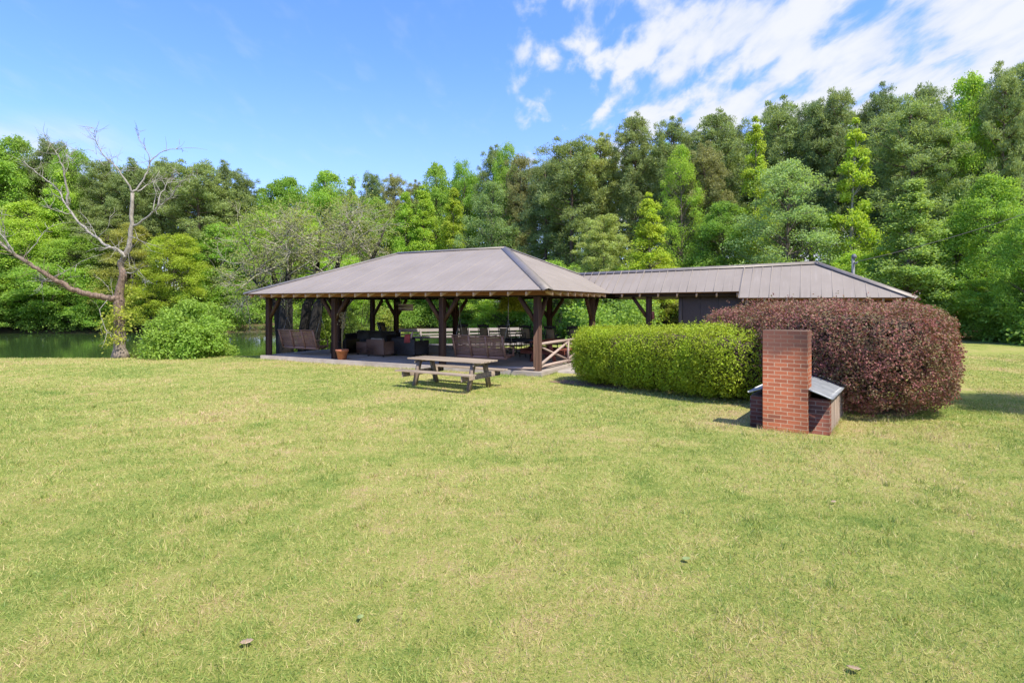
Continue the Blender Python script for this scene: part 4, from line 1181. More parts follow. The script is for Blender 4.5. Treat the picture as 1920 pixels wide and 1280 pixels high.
# ------------------------------------------------------------------ near shrub by the pond
def shrub(name, x, y, w, h, color, label, seed, nclump=70, nl=260, leaf=0.10, cat='shrub', mat='leaf', z0=None):
    rng = np.random.default_rng(seed)
    z = gz(x, y) if z0 is None else z0
    r = empty(name, (x, y, z), 0, label=label, cat=cat)
    d = rdir(rng, nclump); d[:, 2] = np.abs(d[:, 2]) * 1.0
    rr = rng.uniform(0.55, 0.95, nclump)
    cen = d * rr[:, None] * np.array([w / 2 * 0.85, w / 2 * 0.85, h * 0.80]) + np.array([0, 0, h * 0.10])
    low = rng.uniform(0, 1, nclump) < 0.35
    cen[low, 2] = rng.uniform(0.08, 0.35, low.sum()) * h
    V = leaf_cloud(cen, rng.uniform(0.12, 0.24, nclump) * w * 0.6, nl, leaf, rng)
    V = V[np.repeat(V.reshape(-1, 4, 3)[:, :, 2].min(axis=1) > -0.1, 4)]
    f = link('foliage', leaf_mesh('foliage', V, M[mat]), r); f.color = color
    m = MB()
    for c in cen[::2]:
        m.tube([(c[0] * .08, c[1] * .08, -0.1), (c[0] * .5, c[1] * .5, c[2] * .55), tuple(c)], [0.03, 0.02, 0.007], 5)
    m.build('stems', M['stem'], r)
    return r
GR = (0.10, 0.20, 0.03, 1)
shrub('pond_shrub', -13.6, 23.9, 3.9, 3.6, (0.26, 0.40, 0.07, 1), 'rounded light green shrub on the bank between the dead tree and the pavilion', 21, 120, 330, 0.095)
shrub('small_shrub', -16.0, 23.8, 1.2, 1.0, (0.19, 0.25, 0.06, 1), 'low wispy bush just right of the dead tree trunk', 22, 22, 160, 0.07)

# mulch patch at the hedge foot, rough edge
def patch(name, x, y, rx, ry, rot, label, seed):
    rng = np.random.default_rng(seed); m = MB(); n = 40; ring = []
    for k in range(n):
        a = 2 * PI * k / n; r = 1 + 0.18 * math.sin(3 * a + seed) + 0.12 * math.sin(7 * a) + rng.uniform(-.06, .06)
        px, py = math.cos(a) * rx * r, math.sin(a) * ry * r
        X = x + px * math.cos(rot) - py * math.sin(rot); Y = y + px * math.sin(rot) + py * math.cos(rot)
        ring.append((X, Y, gz(X, Y) + 0.008))
    c = (x, y, gz(x, y) + 0.012)
    for k in range(n): m.poly([c, ring[k], ring[(k + 1) % n]])
    m.build(name, M['mulch'], None, kind='structure', label=label)
patch('bare_soil', 2.1, 15.55, 1.0, 0.55, -0.7, 'bare reddish soil and leaf litter at the hedge foot', 3)
patch('bare_soil', 7.1, 12.3, 1.35, 1.35, 0.2, 'leaf litter under the red shrub', 5)

# fallen leaves on the lawn
def fallen(x, y, s, rz, mat, label, curl=0.3):
    m = MB(); pts = []
    n = 9
    top, bot = [], []
    for k in range(n):
        t = k / (n - 1); w = math.sin(PI * t) ** 0.7 * (0.26 if k % 2 else 0.40) + 0.01
        z = 0.03 + curl * (t - .5) ** 2
        top.append((t - .5, w, z + w * curl * .6)); bot.append((t - .5, -w, z + w * curl * .6))
    mid = [(a[0], 0, a[2] - .05) for a in top]
    vs = [tuple(c * s for c in p) for p in top + mid + bot]
    fs = []
    for k in range(n - 1):
        fs.append((n + k, n + k + 1, k + 1, k)); fs.append((2 * n + k, 2 * n + k + 1, n + k + 1, n + k))
    m.raw(vs, fs); o = m.build('fallen_leaf', mat, None, label=label, cat='leaf')
    o.location = (x, y, gz(x, y) + 0.03); o.rotation_euler = (random.uniform(-.2, .2), random.uniform(-.2, .2), rz)
    sm = o.modifiers.new('thickness', 'SOLIDIFY'); sm.thickness = 0.0015
M['dry_leaf'] = plain('dry_leaf', (0.24, 0.16, 0.10), (0.36, 0.27, 0.19), 30, 0.8)
M['dry_leaf_dark'] = plain('dark_dry_leaf', (0.03, 0.022, 0.02), (0.08, 0.055, 0.05), 30, 0.8)
M['fresh_leaf'] = plain('fresh_leaf', (0.16, 0.22, 0.07), (0.24, 0.29, 0.11), 30, 0.6)
def gp(px, py): D = CAMZ * 1060 / (py - 572); return (px - 960) / 1060 * D, D
random.seed(9)
for (px, py, s, a, mt, lab) in ((463, 1212, 0.13, .3, 'dry_leaf', 'curled tan dead leaf on the lawn, left of centre near the bottom edge'),
                                (1286, 1055, 0.12, 2.6, 'fresh_leaf', 'pale green fallen leaf on the lawn right of centre'),
                                (1600, 1262, 0.12, -.4, 'dry_leaf', 'tan dead leaf at the bottom edge of the lawn, far right'),
                                (1562, 945, 0.09, .1, 'dry_leaf', 'small pale leaf on the lawn below the right end of the grill'),
                                (676, 1165, 0.10, 1.6, 'fresh_leaf', 'upright green leaf in the lawn left of centre near the bottom')):
    x, y = gp(px, py); fallen(x, y, s * 0.62, a, M[mt], lab)

# ------------------------------------------------------------------ dead tree by the pond
def dead_tree():
    D0 = 23.3; r = np.random.default_rng(77)
    bx, by = (227 - 960) / 1060 * D0, D0
    bz = gz(bx, by)
    root = empty('dead_tree', (bx, by, bz), 0, label='old mostly dead tree with bleached bare branches and long low limb on the bank', cat='tree')
    k = D0 / 1060.0
    def W(zx, zy, dy=0.0):
        px, py = zx / 2.667, 220 + zy / 2.667
        s = (D0 + dy) / D0
        return Vector(((px - 960) * k * s - bx, dy, CAMZ - (py - 572) * k * s - bz))
    def limb(pts, r0, r1, dy0=0.0, dy1=0.0, n=9):
        out = []; m = len(pts)
        for i, (a, b) in enumerate(pts):
            t = i / (m - 1); out.append(W(a, b, dy0 + (dy1 - dy0) * t))
        # refine with jitter
        q = []
        for i in range(m - 1):
            for s in range(3):
                t = s / 3; p = out[i].lerp(out[i + 1], t)
                if s: p += Vector(r.normal(size=3) * 0.018)
                q.append(p)
        q.append(out[-1]); rr = [r0 + (r1 - r0) * (i / (len(q) - 1)) ** 0.8 for i in range(len(q))]
        return q, rr
    trunk = MB()
    q, rr = limb([(604, 1215), (601, 1120), (600, 1020), (597, 930), (600, 870), (612, 815), (617, 780), (606, 735), (622, 700), (643, 660), (655, 600), (658, 500), (665, 380)], 0.30, 0.075, 0, 0.2)
    base = [0.31, 0.29, 0.265, 0.26, 0.255, 0.25, 0.245, 0.235, 0.23, 0.24, 0.235, 0.21, 0.19, 0.175, 0.17, 0.165, 0.16, 0.175, 0.15, 0.13, 0.125, 0.15, 0.145, 0.13, 0.125, 0.12, 0.125, 0.12, 0.115, 0.105, 0.10, 0.095, 0.09, 0.088, 0.085, 0.08, 0.078]
    rr = [base[min(i, len(base) - 1)] * (0.84 + 0.05 * math.sin(i * 2.1)) for i in range(len(q))]; rr[0] = 0.37; rr[1] = 0.29
    trunk.tube(q, rr, 14); trunk.build('trunk', M['dead_bark'], root, True)
    limbs = [
        ([(598, 905), (560, 908), (520, 900), (480, 890), (420, 880), (370, 865), (330, 835), (280, 815), (240, 790), (190, 755), (140, 725), (80, 690), (50, 665), (0, 622), (-50, 590), (-120, 540)], 0.16, 0.05, 0, -1.6),
        ([(625, 700), (605, 672), (570, 655), (530, 640), (490, 602), (440, 570), (390, 520), (340, 450), (315, 408), (290, 360), (250, 325), (200, 290), (150, 250), (115, 220)], 0.10, 0.012, 0, 1.2),
        ([(340, 446), (345, 380), (330, 330), (322, 260), (303, 225), (296, 190), (262, 150), (228, 92)], 0.075, 0.008, 0.7, 0.2),
        ([(665, 380), (640, 330), (600, 270), (560, 225), (520, 190), (490, 140), (478, 105), (473, 55)], 0.06, 0.006, 0.2, -0.6),
        ([(665, 380), (690, 355), (722, 310), (745, 250), (760, 215), (800, 180), (850, 160), (930, 154)], 0.065, 0.007, 0.2, 0.9),
        ([(752, 228), (745, 185), (728, 150), (700, 110), (676, 55)], 0.03, 0.006, 0.5, 0.2),
        ([(690, 372), (735, 340), (780, 318), (840, 300)], 0.04, 0.008, 0.2, 1.5),
        ([(664, 550), (700, 530), (752, 490), (790, 448), (830, 420), (868, 388), (882, 350), (915, 320), (965, 288)], 0.075, 0.008, 0.2, -0.8),
        ([(790, 448), (802, 390), (830, 345), (865, 312), (900, 285)], 0.045, 0.007, -0.2, 0.3),
        ([(62, 680), (25, 605), (-5, 575), (-30, 540)], 0.04, 0.01, -1.3, -1.0), ([(72, 685), (30, 600), (18, 530), (8, 465)], 0.035, 0.006, -1.3, -1.7),
        ([(118, 700), (190, 625), (225, 570), (272, 530)], 0.03, 0.005, -1.0, -.4), ([(255, 800), (235, 815), (215, 820), (207, 855)], 0.045, 0.02, -.6, -.8), ([(300, 822), (230, 820), (160, 822)], 0.03, 0.006, -.5, -.9),
        ([(348, 486), (290, 470), (230, 450)], 0.035, 0.006, .6, .1), ([(325, 225), (360, 180), (402, 142)], 0.02, 0.004, .4, .8), ([(320, 300), (345, 240), (330, 180)], 0.02, 0.005, .4, 1.0),
        ([(492, 602), (470, 565), (438, 510)], 0.022, 0.005, .2, .6), ([(492, 602), (545, 548), (552, 500)], 0.022, 0.005, .2, -.3), ([(620, 700), (585, 655), (528, 655)], 0.07, 0.04, 0, -.5),
        ([(575, 905), (555, 870), (542, 840)], 0.03, 0.006, -.1, -.4), ([(630, 780), (672, 775), (690, 760), (650, 740)], 0.04, 0.01, 0, -.4), ([(655, 600), (690, 605), (722, 628)], 0.03, 0.005, 0, -.4),
        ([(270, 800), (330, 770), (410, 720)], 0.025, 0.005, -.6, -.2), ([(545, 905), (500, 960), (530, 1060), (560, 1100)], 0.02, 0.01, -.2, -.9), ([(770, 470), (780, 400), (770, 330), (790, 290)], 0.03, 0.005, -.2, .3),
        ([(600, 270), (640, 250), (660, 280)], 0.02, 0.004, 0, .5), ([(560, 225), (520, 240), (470, 170)], 0.02, 0.004, 0, .5)]
    for (pts, r0, r1, d0, d1) in limbs:
        m = MB(); q, rr = limb(pts, r0 * (0.9 if r0 > 0.12 else 0.72), r1 * 0.8, d0, d1)
        m.tube(q, rr, 8)
        # twigs on the outer half
        nq = len(q)
        for i in range(nq // 3, nq):
            for _ in range(2 if r0 > 0.03 else 1):
                if r.uniform() < 0.8:
                    d = (q[i] - q[i - 1]).normalized(); v = (d * 0.5 + Vector(r.normal(size=3)) * 0.75 + Vector((0, 0, 0.35))).normalized()
                    L = r.uniform(0.25, 0.95); p0 = q[i]; p1 = p0 + v * L * 0.5; p2 = p1 + (v + Vector(r.normal(size=3)) * 0.35).normalized() * L * 0.5
                    m.tube([p0, p1, p2], [0.011, 0.007, 0.003], 4, caps=False)
                    if r.uniform() < 0.6:
                        p3 = p1 + (v + Vector(r.normal(size=3)) * 0.7).normalized() * L * 0.4
                        m.tube([p1, p3], [0.006, 0.003], 4, caps=False)
        m.build('branch', M['dead_bark'] if (r0 > 0.15) else M['pale_bark'], root, True)
    # sprouts of leaves round the trunk
    cen = []
    for (zx, zy, dy) in ((570, 1060, -.2), (545, 1090, 0), (560, 1010, -.3), (590, 1120, -.4), (628, 1000, .1), (630, 1060, .2), (540, 1040, .3), (560, 1140, .1), (600, 990, -.35), (625, 950, .3), (650, 880, .3)):
        cen.append(tuple(W(zx, zy, dy)))
    for (zx, zy, dy) in ((640, 470, .5), (600, 430, .4), (560, 390, .6), (700, 430, .3), (740, 400, .5), (690, 480, .2), (560, 350, .6), (620, 520, .5), (500, 640, .4), (450, 600, .5), (420, 640, .3), (520, 700, .4), (470, 720, .5), (380, 700, .2), (340, 660, .2),
                         (300, 690, 0), (250, 670, -.2), (220, 700, -.3), (400, 760, .2), (350, 770, .1), (560, 600, .4), (600, 620, .5), (640, 650, .4), (680, 700, .4), (700, 640, .3), (540, 760, .3), (800, 390, .2), (820, 430, .1)):
        for k in range(4):
            p = W(zx + r.normal() * 16, zy + r.normal() * 14, dy + r.normal() * .3); cen.append(tuple(p))
            if k == 0: cen.append(tuple(p))
    V = leaf_cloud(cen, 0.45, 120, 0.10, r, flat=0.9, shell=0.1)
    f = link('sprouts', leaf_mesh('sprouts', V, M['leaf']), root); f.color = (0.38, 0.42, 0.07, 1)
    return root
dead_tree()

# ------------------------------------------------------------------ trees
def limb_pts(a, b, r, droop=0.0, wob=0.06):
    a, b = Vector(a), Vector(b); L = (b - a).length; m = a.lerp(b, 0.5) + Vector(r.normal(size=3)) * L * wob; m.z -= droop * L
    return [a, m, b]
def make_decid(seed, env, R, H=20.0, base=0.12, nclump=150, nl=170, leaf=0.20, clump=(0.7, 1.35), bark='bark', inner=0.45, flat=0.85, bare=0.0, tr=0.011, lean=0.0, multi=1):
    """returns (trunk mesh, crown mesh) of a tree 20 m high"""
    r = np.random.default_rng(seed)
    m = MB(); tp = []
    for k in range(12):
        t = k / 11; tp.append(Vector((math.sin(t * 3 + seed) * 0.02 * H * t + lean * t * H, math.cos(t * 2.3 + seed) * 0.02 * H * t, t * H * 0.96 - 0.3)))
    m.tube(tp, [H * tr * (1 - 0.93 * (k / 11)) + 0.02 for k in range(12)], 9)
    def trunk(z):
        z = max(0, min(z / (H * 0.96), 1)) * 11; i = min(int(z), 10); return tp[i].lerp(tp[i + 1], z - i)
    cen = []; sz = []
    for k in range(nclump):
        while True:
            t = base + (1 - base) * r.uniform(0, 1) ** 0.9
            if r.uniform() < 0.25 + env(t): break
        a = r.uniform(0, 2 * PI); rr = R * env(t) * (1 + 0.18 * math.sin(a * 3 + seed + t * 9) + r.normal() * 0.08)
        q = rr * (inner + (1 - inner) * math.sqrt(r.uniform()))
        c0 = trunk(t * H * 0.96); c = Vector((c0.x + math.cos(a) * q, c0.y + math.sin(a) * q, t * H)); cen.append(tuple(c))
        sz.append(r.uniform(*clump) * (0.62 + 0.5 * env(t)))
        if k % 2 == 0:
            s = trunk(max(t * H - q * 0.55 - 0.4, H * base * 0.5))
            m.tube(limb_pts(s, c, r), [0.035 + 0.012 * q, 0.03 + 0.004 * q, 0.012], 5, caps=False)
        if r.uniform() < bare:
            for _ in range(5):
                v = Vector(r.normal(size=3)); v.z = abs(v.z); e = c + v.normalized() * r.uniform(0.7, 1.8)
                m.tube([c, c.lerp(e, 0.5) + Vector(r.normal(size=3)) * .12, e], [0.022, 0.016, 0.008], 4, caps=False)
    V = leaf_cloud(cen, sz, int(nl * 1.45), leaf, r, flat=flat, up=0.25)
    tm = np_mesh('trunk', np.array(m.v), [i for f in m.f for i in f], [len(f) for f in m.f], M[bark], True)
    return tm, leaf_mesh('crown', V, M['leaf'])
def make_pine(seed, H=20.0, base=0.42, R=3.0, nlimb=76, nt=125, top=0.97, fill=1.0):
    r = np.random.default_rng(seed + 900)
    m = MB(); tp = [Vector((math.sin(k * .5 + seed) * 0.09 * k * .25, math.cos(k * .4 + seed) * 0.09 * k * .25, k / 11 * H * top - 0.3)) for k in range(12)]
    m.tube(tp, [0.24 * (1 - 0.80 * k / 11) + 0.01 for k in range(12)], 9)
    def trunk(z):
        z = max(0, min(z / (H * top), 1)) * 11; i = min(int(z), 10); return tp[i].lerp(tp[i + 1], z - i)
    def env(t):  # rounded irregular crown
        u = (t - base) / (1 - base); return (0.45 + 0.8 * u) if u < 0.45 else max(0.0, (1 - ((u - 0.45) / 0.58) ** 2.6)) ** 0.8 * 0.81
    cen, sz = [], []
    for k in range(nlimb):
        t = base + (1 - base) * (max(0.0, k + r.uniform(-.5, .5)) / nlimb) ** 0.92
        t = min(max(t, base), 0.985); a = k * 2.4 + r.uniform(-.6, .6); L = R * env(t) * r.uniform(0.7, 1.2) + 0.25
        up = 0.10 + 0.5 * (t - base) / (1 - base)
        s = trunk(t * H * top); e = s + Vector((math.cos(a) * L, math.sin(a) * L, L * up))
        pts = limb_pts(s, e, r, 0.06); m.tube(pts, [0.05, 0.035, 0.015], 5, caps=False)
        nc = max(2, int(L * 1.9 * fill))
        for j in range(nc):
            u = 0.42 + 0.58 * (j + r.uniform(0.1, .9)) / nc
            p = s.lerp(e, u) + Vector((r.normal() * 0.38, r.normal() * 0.38, 0.15 + r.normal() * 0.40)); cen.append(tuple(p)); sz.append(r.uniform(0.42, 0.88))
    for j in range(6): p = trunk(H) + Vector(r.normal(size=3)) * 0.4; cen.append(tuple(p)); sz.append(0.7)
    # dead stubs under the crown
    for j in range(14):
        t = r.uniform(0.2, base + .08); a = r.uniform(0, 6.28); s = trunk(t * H); L = r.uniform(0.5, 1.8)
        m.tube([s, s + Vector((math.cos(a) * L, math.sin(a) * L, r.uniform(-.2, .3)))], [0.025, 0.008], 4, caps=False)
    cen = np.array(cen); sz = np.array(sz); K = len(cen)
    idx = np.repeat(np.arange(K), nt); n = len(idx)
    d = rdir(r, n); d[:, 2] = np.where(d[:, 2] < -0.35, -d[:, 2], d[:, 2])
    p = cen[idx] + d * (sz[idx] * (0.35 + 0.65 * r.uniform(0, 1, n)))[:, None] * np.array([1, 1, 1.0])
    V = diamonds(p, rdir(r, n) + d * 0.3, d + rdir(r, n) * 0.45 + np.array([0, 0, .35]), r.uniform(0.20, 0.36, n), r.uniform(0.045, 0.085, n))
    tm = np_mesh('trunk', np.array(m.v), [i for f in m.f for i in f], [len(f) for f in m.f], M['pine_bark'], True)
    return tm, leaf_mesh('crown', V, M['needle'])
def e_cone(t): return max(0.0, 1 - t) ** 0.75 * min(1, 0.35 + t * 3.0) * 1.02
def e_round(t): return max(0.0, 1 - (abs(t - 0.55) / 0.5) ** 2.4) ** 0.6 if t > 0.08 else 0.3
def e_full(t): return max(0.0, 1 - max(0, (t - 0.45) / 0.57) ** 2.0) ** 0.7 * (0.75 + 0.25 * min(1, t * 3))
def e_air(t): return max(0.0, 1 - (abs(t - 0.6) / 0.48) ** 2) ** 0.7
K_ = {}
K_['cone1'] = make_decid(1, e_cone, 3.6, nclump=150, clump=(0.55, 1.15))
K_['cone2'] = make_decid(2, e_cone, 3.3, nclump=130, clump=(0.5, 1.1))
K_['round1'] = make_decid(3, e_full, 4.0, nclump=200)
K_['round2'] = make_decid(4, e_full, 4.3, nclump=210, base=0.08)
K_['round3'] = make_decid(5, e_round, 4.2, nclump=190)
K_['airy1'] = make_decid(6, e_full, 4.2, nclump=190, nl=135, leaf=0.17, clump=(0.6, 1.2), inner=0.3, bare=0.15)
K_['thin1'] = make_decid(7, e_cone, 3.3, nclump=70, nl=130, leaf=0.24, clump=(0.5, 1.0), bark='pale_bark', base=0.2)
K_['bush1'] = make_decid(8, e_full, 6.5, nclump=170, base=0.03, clump=(0.9, 1.7), nl=190, leaf=0.30)
K_['bush2'] = make_decid(9, e_round, 7.0, nclump=150, base=0.03, clump=(0.9, 1.7), nl=190, leaf=0.30)
for i, (b_, R_, f_) in enumerate(((0.42, 3.0, 1.0), (0.30, 3.3, 1.1), (0.50, 2.9, 1.0), (0.16, 3.9, 1.1))): K_['pine%d' % (i + 1)] = make_pine(i, base=b_, R=R_, fill=f_)

COL = dict(pine=(0.255, 0.320, 0.120, 1), pine_y=(0.340, 0.400, 0.130, 1), pine_b=(0.285, 0.305, 0.130, 1), pine_d=(0.205, 0.270, 0.110, 1),
           bright=(0.330, 0.480, 0.070, 1), yell=(0.370, 0.470, 0.060, 1), mid=(0.265, 0.420, 0.075, 1), deep=(0.215, 0.360, 0.070, 1),
           grey=(0.270, 0.380, 0.150, 1), olive=(0.300, 0.320, 0.085, 1), pale=(0.280, 0.400, 0.115, 1))
protos = {}
def tree(kind, px, ytop, back, wid, col, label, group=None, name=None, D=None, cat='tree', rz=None):
    """tree of a kind on the bearing of px, `back` metres behind the edge of the wood; its tip reaches ytop"""
    D = (front_at(px) + back) if D is None else D
    x = (px - 960) / 1060.0 * D; z = gz(x, D); H = CAMZ - (ytop - 572) / 1060.0 * D - z
    nm = name or ('pine_tree' if kind.startswith('pine') else ('understory_tree' if kind.startswith('bush') else 'broadleaf_tree'))
    tm, cm = K_[kind]
    r = empty(nm, (x, D, z - 0.05), 0); s = H / 20.3
    natural = {'cone1': 3.6, 'cone2': 3.3, 'round1': 4.0, 'round2': 4.3, 'round3': 4.2, 'airy1': 4.2, 'thin1': 3.3, 'bush1': 6.5, 'bush2': 7.0}.get(kind, 3.4) * 2
    w = wid / 1060.0 * D / natural * (1.12 if kind.startswith('pine') else (1.35 if kind[:4] in ('cone', 'thin') else 1.08))
    r.scale = (w, w, s); r.rotation_euler = (0, 0, rz if rz is not None else (px * 1.7) % 6.28)
    link('trunk', tm, r); c = link('crown', cm, r)
    base = COL[col]; rr = random.Random(int(px * 7 + ytop)); f = rr.uniform(0.9, 1.1)
    c.color = (base[0] * f * rr.uniform(.95, 1.05), base[1] * f, base[2] * f, 1)
    meta(r, label, cat, group); return r
T = [
 # left wood across the pond
 ('round2', -40, 250, 2, 150, 'mid', 'broad green tree cut by the left edge of the photo'),
 ('round1', 28, 258, 5, 95, 'mid', 'mid green tree nearest the left edge with rounded top against the sky'),
 ('pine3', 92, 264, 6, 90, 'pine_d', 'dark pine whose tip stands up behind the dead tree\'s left branches'),
 ('round3', 138, 284, 5, 75, 'mid', 'green rounded treetop just right of the dark pine tip at far left'),
 ('pine1', 190, 300, 5, 90, 'pine', 'olive pine directly behind the dead tree\'s upper left limb'),
 ('pine2', 255, 302, 4, 95, 'pine', 'olive pine directly behind the dead tree\'s top fork'),
 ('pine1', 318, 300, 4, 90, 'pine', 'olive pine behind the dead tree\'s right hand branches'),
 ('pine4', 372, 300, 2, 125, 'pine', 'broad olive pine with full low crown right of the dead tree'),
 ('pine2', 425, 306, 5, 85, 'pine_d', 'tall dark pine with ragged crown, last one before the dip in the treeline'),
 ('pine3', 458, 332, 6, 60, 'pine_d', 'thin dark pine leaning toward the dip in the treeline at left'),
 ('cone1', 105, 318, 1, 85, 'bright', 'bright green tree behind the upper left limb of the dead tree'),
 ('round1', 60, 380, 0, 120, 'bright', 'bright green lower tree at far left under the dark pine tip'),
 ('round3', 150, 440, 0, 110, 'mid', 'green tree behind the middle of the dead tree\'s low limb'),
 ('pine4', 205, 380, 2, 110, 'pine', 'mid height olive pine left of the dead tree trunk'),
 ('airy1', 250, 420, -1, 110, 'olive', 'yellowish thin leaved tree right behind the dead tree trunk'),
 ('round1', 415, 420, -1, 100, 'mid', 'green tree at the pond edge behind the light green shrub'),
 ('round2', 20, 470, -1, 120, 'deep', 'deep green tree at the waterline at far left'),
 ('round3', 330, 440, -4, 95, 'yell', 'vivid yellow green tree right of the dead tree trunk'),
 ('airy1', 285, 500, -4, 80, 'yell', 'low yellow green tree close behind the dead tree trunk at its right'),
 # middle
 ('round1', 505, 345, 6, 85, 'mid', 'green tree at the left end of the middle treeline, beside the dip'),
 ('round2', 545, 333, 5, 90, 'mid', 'rounded green treetop above the bare grey twigs, left one'),
 ('round1', 608, 322, 6, 95, 'mid', 'tallest rounded green treetop above the bare grey twigs'),
 ('cone1', 655, 333, 4, 60, 'mid', 'narrow green tree right of the tallest rounded treetop in the middle'),
 ('pine3', 697, 326, 8, 55, 'pine_d', 'small dark pine tip in the middle of the treeline'),
 ('pine1', 742, 328, 6, 62, 'pine_b', 'brownish pine in the middle of the treeline above the roof ridge'),
 ('pine2', 778, 340, 6, 50, 'pine_b', 'lower brownish pine right of the taller brownish pine'),
 ('round1', 820, 307, 7, 80, 'mid', 'tall green tree above the roof ridge, left one of the pair'),
 ('round3', 868, 305, 7, 60, 'mid', 'tall green tree above the roof ridge, right one of the pair'),
 ('cone1', 758, 362, 0, 70, 'bright', 'pointed bright green tree standing below the brownish pine'),
 ('cone2', 798, 348, 0, 70, 'bright', 'pointed bright green tree above the left part of the roof ridge'),
 ('cone1', 852, 352, -1, 66, 'yell', 'pointed yellow green tree above the middle of the roof ridge'),
 ('round1', 700, 372, 2, 80, 'mid', 'green tree behind the right end of the grey twigs'),
 ('round2', 570, 395, 0, 110, 'bright', 'bright green lower tree directly behind the grey twigs'),
 ('round3', 492, 400, -1, 95, 'bright', 'bright green lower tree left of the grey twigs'),
 ('airy1', 925, 340, 0, 105, 'grey', 'grey green tree above the right end of the roof ridge'),
 ('pine2', 925, 276, 9, 75, 'pine', 'pine at the step up in the treeline left of the roof peak'),
 ('round3', 950, 272, 9, 50, 'mid', 'green tree tip beside the pine at the step up in the treeline'),
 ('pine1', 978, 290, 8, 70, 'pine_b', 'brownish pine above the roof peak'),
 # right wood
 ('pine4', 1070, 256, 2, 130, 'pine', 'large full olive pine just right of the roof peak'),
 ('pine4', 1022, 300, 2, 95, 'pine_d', 'dark full pine directly behind the right hip of the roof'),
 ('pine2', 1125, 252, 5, 95, 'pine_y', 'olive pine between the large full pine and the tall crowned pine'),
 ('pine1', 1190, 217, 6, 90, 'pine', 'tall pine with rounded crown rising above its neighbours right of the roof peak'),
 ('pine2', 1258, 222, 7, 90, 'pine', 'tall open crowned pine over the left end of the wing roof'),
 ('pine4', 1135, 400, -3, 100, 'pine_y', 'low drooping olive pine beside the joint of the two roofs'),
 ('pine1', 1345, 212, 7, 110, 'pine', 'broad topped pine below the clouds over the middle of the wing roof'),
 ('pine2', 1320, 270, 3, 90, 'pine_b', 'brown olive pine left of the vivid yellow green spire'),
 ('airy1', 1277, 275, 1, 85, 'bright', 'bright green tree between two tall pines over the wing roof'),
 ('cone2', 1412, 220, 1, 72, 'yell', 'vivid yellow green spire shaped tree over the middle of the wing roof'),
 ('pine2', 1460, 188, 8, 115, 'pine', 'tall olive pine right behind the vivid yellow green spire'),
 ('pine1', 1520, 190, 7, 90, 'pine_d', 'dark pine between the yellow spire and the service mast'),
 ('pine1', 1573, 167, 7, 95, 'pine', 'tall pine with forked open tip above the service mast'),
 ('cone2', 1222, 360, -4, 88, 'yell', 'small vivid green tree standing at the left end of the wing roof'),
 ('airy1', 1470, 302, -3, 170, 'grey', 'wide dull grey green tree behind the right end of the wing roof'),
 ('round1', 1350, 380, 0, 110, 'deep', 'deep green tree in shade above the wing roof'),
 ('thin1', 1597, 218, -2, 90, 'yell', 'slender yellow green tree with pale visible trunk beside the service mast'),
 ('pine2', 1655, 163, 7, 90, 'pine_d', 'tall dark pine right of the slender yellow green tree'),
 ('pine4', 1712, 180, 1, 150, 'pine', 'massive full olive pine in the right part of the photo'),
 ('pine1', 1735, 157, 6, 80, 'pine', 'pine tip showing behind the massive full pine'),
 ('round3', 1668, 180, 8, 40, 'bright', 'small bright green tip between two pines against the clouds'),
 ('round1', 1815, 143, 4, 100, 'bright', 'tall bright green broadleaf tree between the pines at the right'),
 ('airy1', 1778, 235, 2, 70, 'pale', 'pale green tree right of the massive full pine'),
 ('pine2', 1883, 120, 5, 95, 'pine', 'tall pine near the right edge with visible trunk'),
 ('pine1', 1925, 112, 7, 90, 'pine_d', 'dark pine cut by the right edge of the photo'),
 ('cone1', 1700, 338, -4, 130, 'pale', 'pale green pointed tree right of the service mast'),
 ('round2', 1850, 330, 0, 130, 'mid', 'green broadleaf tree below the tall pine near the right edge'),
 ('round1', 1935, 390, -1, 110, 'mid', 'leafy green tree filling the right edge above the wire'),
 ('round3', 1790, 430, -1, 100, 'bright', 'bright green low tree above the right end of the red shrub'),
 ('bush1', 1610, 470, -3, 130, 'bright', 'bright green low tree around the foot of the service mast'),
 ('bush2', 1870, 520, -0.5, 150, 'mid', 'spreading low tree at the edge of the right hand lawn'),
 ('bush1', 1925, 500, 0, 110, 'mid', 'leafy low tree at the right edge above the lawn'),
 ('bush1', 40, 500, -1.5, 130, 'deep', 'low dark green tree overhanging the pond at far left'),
 ('bush2', 130, 495, -1.5, 150, 'mid', 'spreading green tree overhanging the pond left of the dead tree'),
 ('bush1', 205, 520, -1.5, 100, 'mid', 'low green tree over the water just left of the dead tree trunk'),
 ('bush2', 330, 540, -2, 110, 'mid', 'low green tree over the water behind the light green shrub'),
 ('bush1', 440, 520, -1, 110, 'mid', 'low green tree over the water left of the pavilion'),
 ('bush2', 640, 480, -2, 130, 'bright', 'bright low tree behind the left slope of the roof'),
 ('bush1', 760, 500, -2, 110, 'mid', 'low tree seen through the pavilion above the deck bench'),
 ('bush2', 850, 500, -2, 120, 'mid', 'low tree seen through the pavilion left of the rocking chairs'),
 ('bush1', 950, 500, -1, 130, 'bright', 'low tree seen through the pavilion above the rocking chairs'),
 ('bush2', 1050, 490, -1.5, 120, 'mid', 'low tree seen through the pavilion right of the corner post'),
 ('bush1', 1150, 500, -2, 130, 'bright', 'low tree seen between the last pavilion post and the wing'),
 ('bush2', 1245, 500, -2, 110, 'olive', 'low tree seen just left of the dark wing wall'),
 ('bush1', 1340, 480, -1, 120, 'deep', 'low dark tree behind the wing roof'),
 ('bush2', 1740, 520, -1.5, 130, 'bright', 'low bright tree behind the right corner of the wing roof'),
]
for t_ in T: tree(*t_)
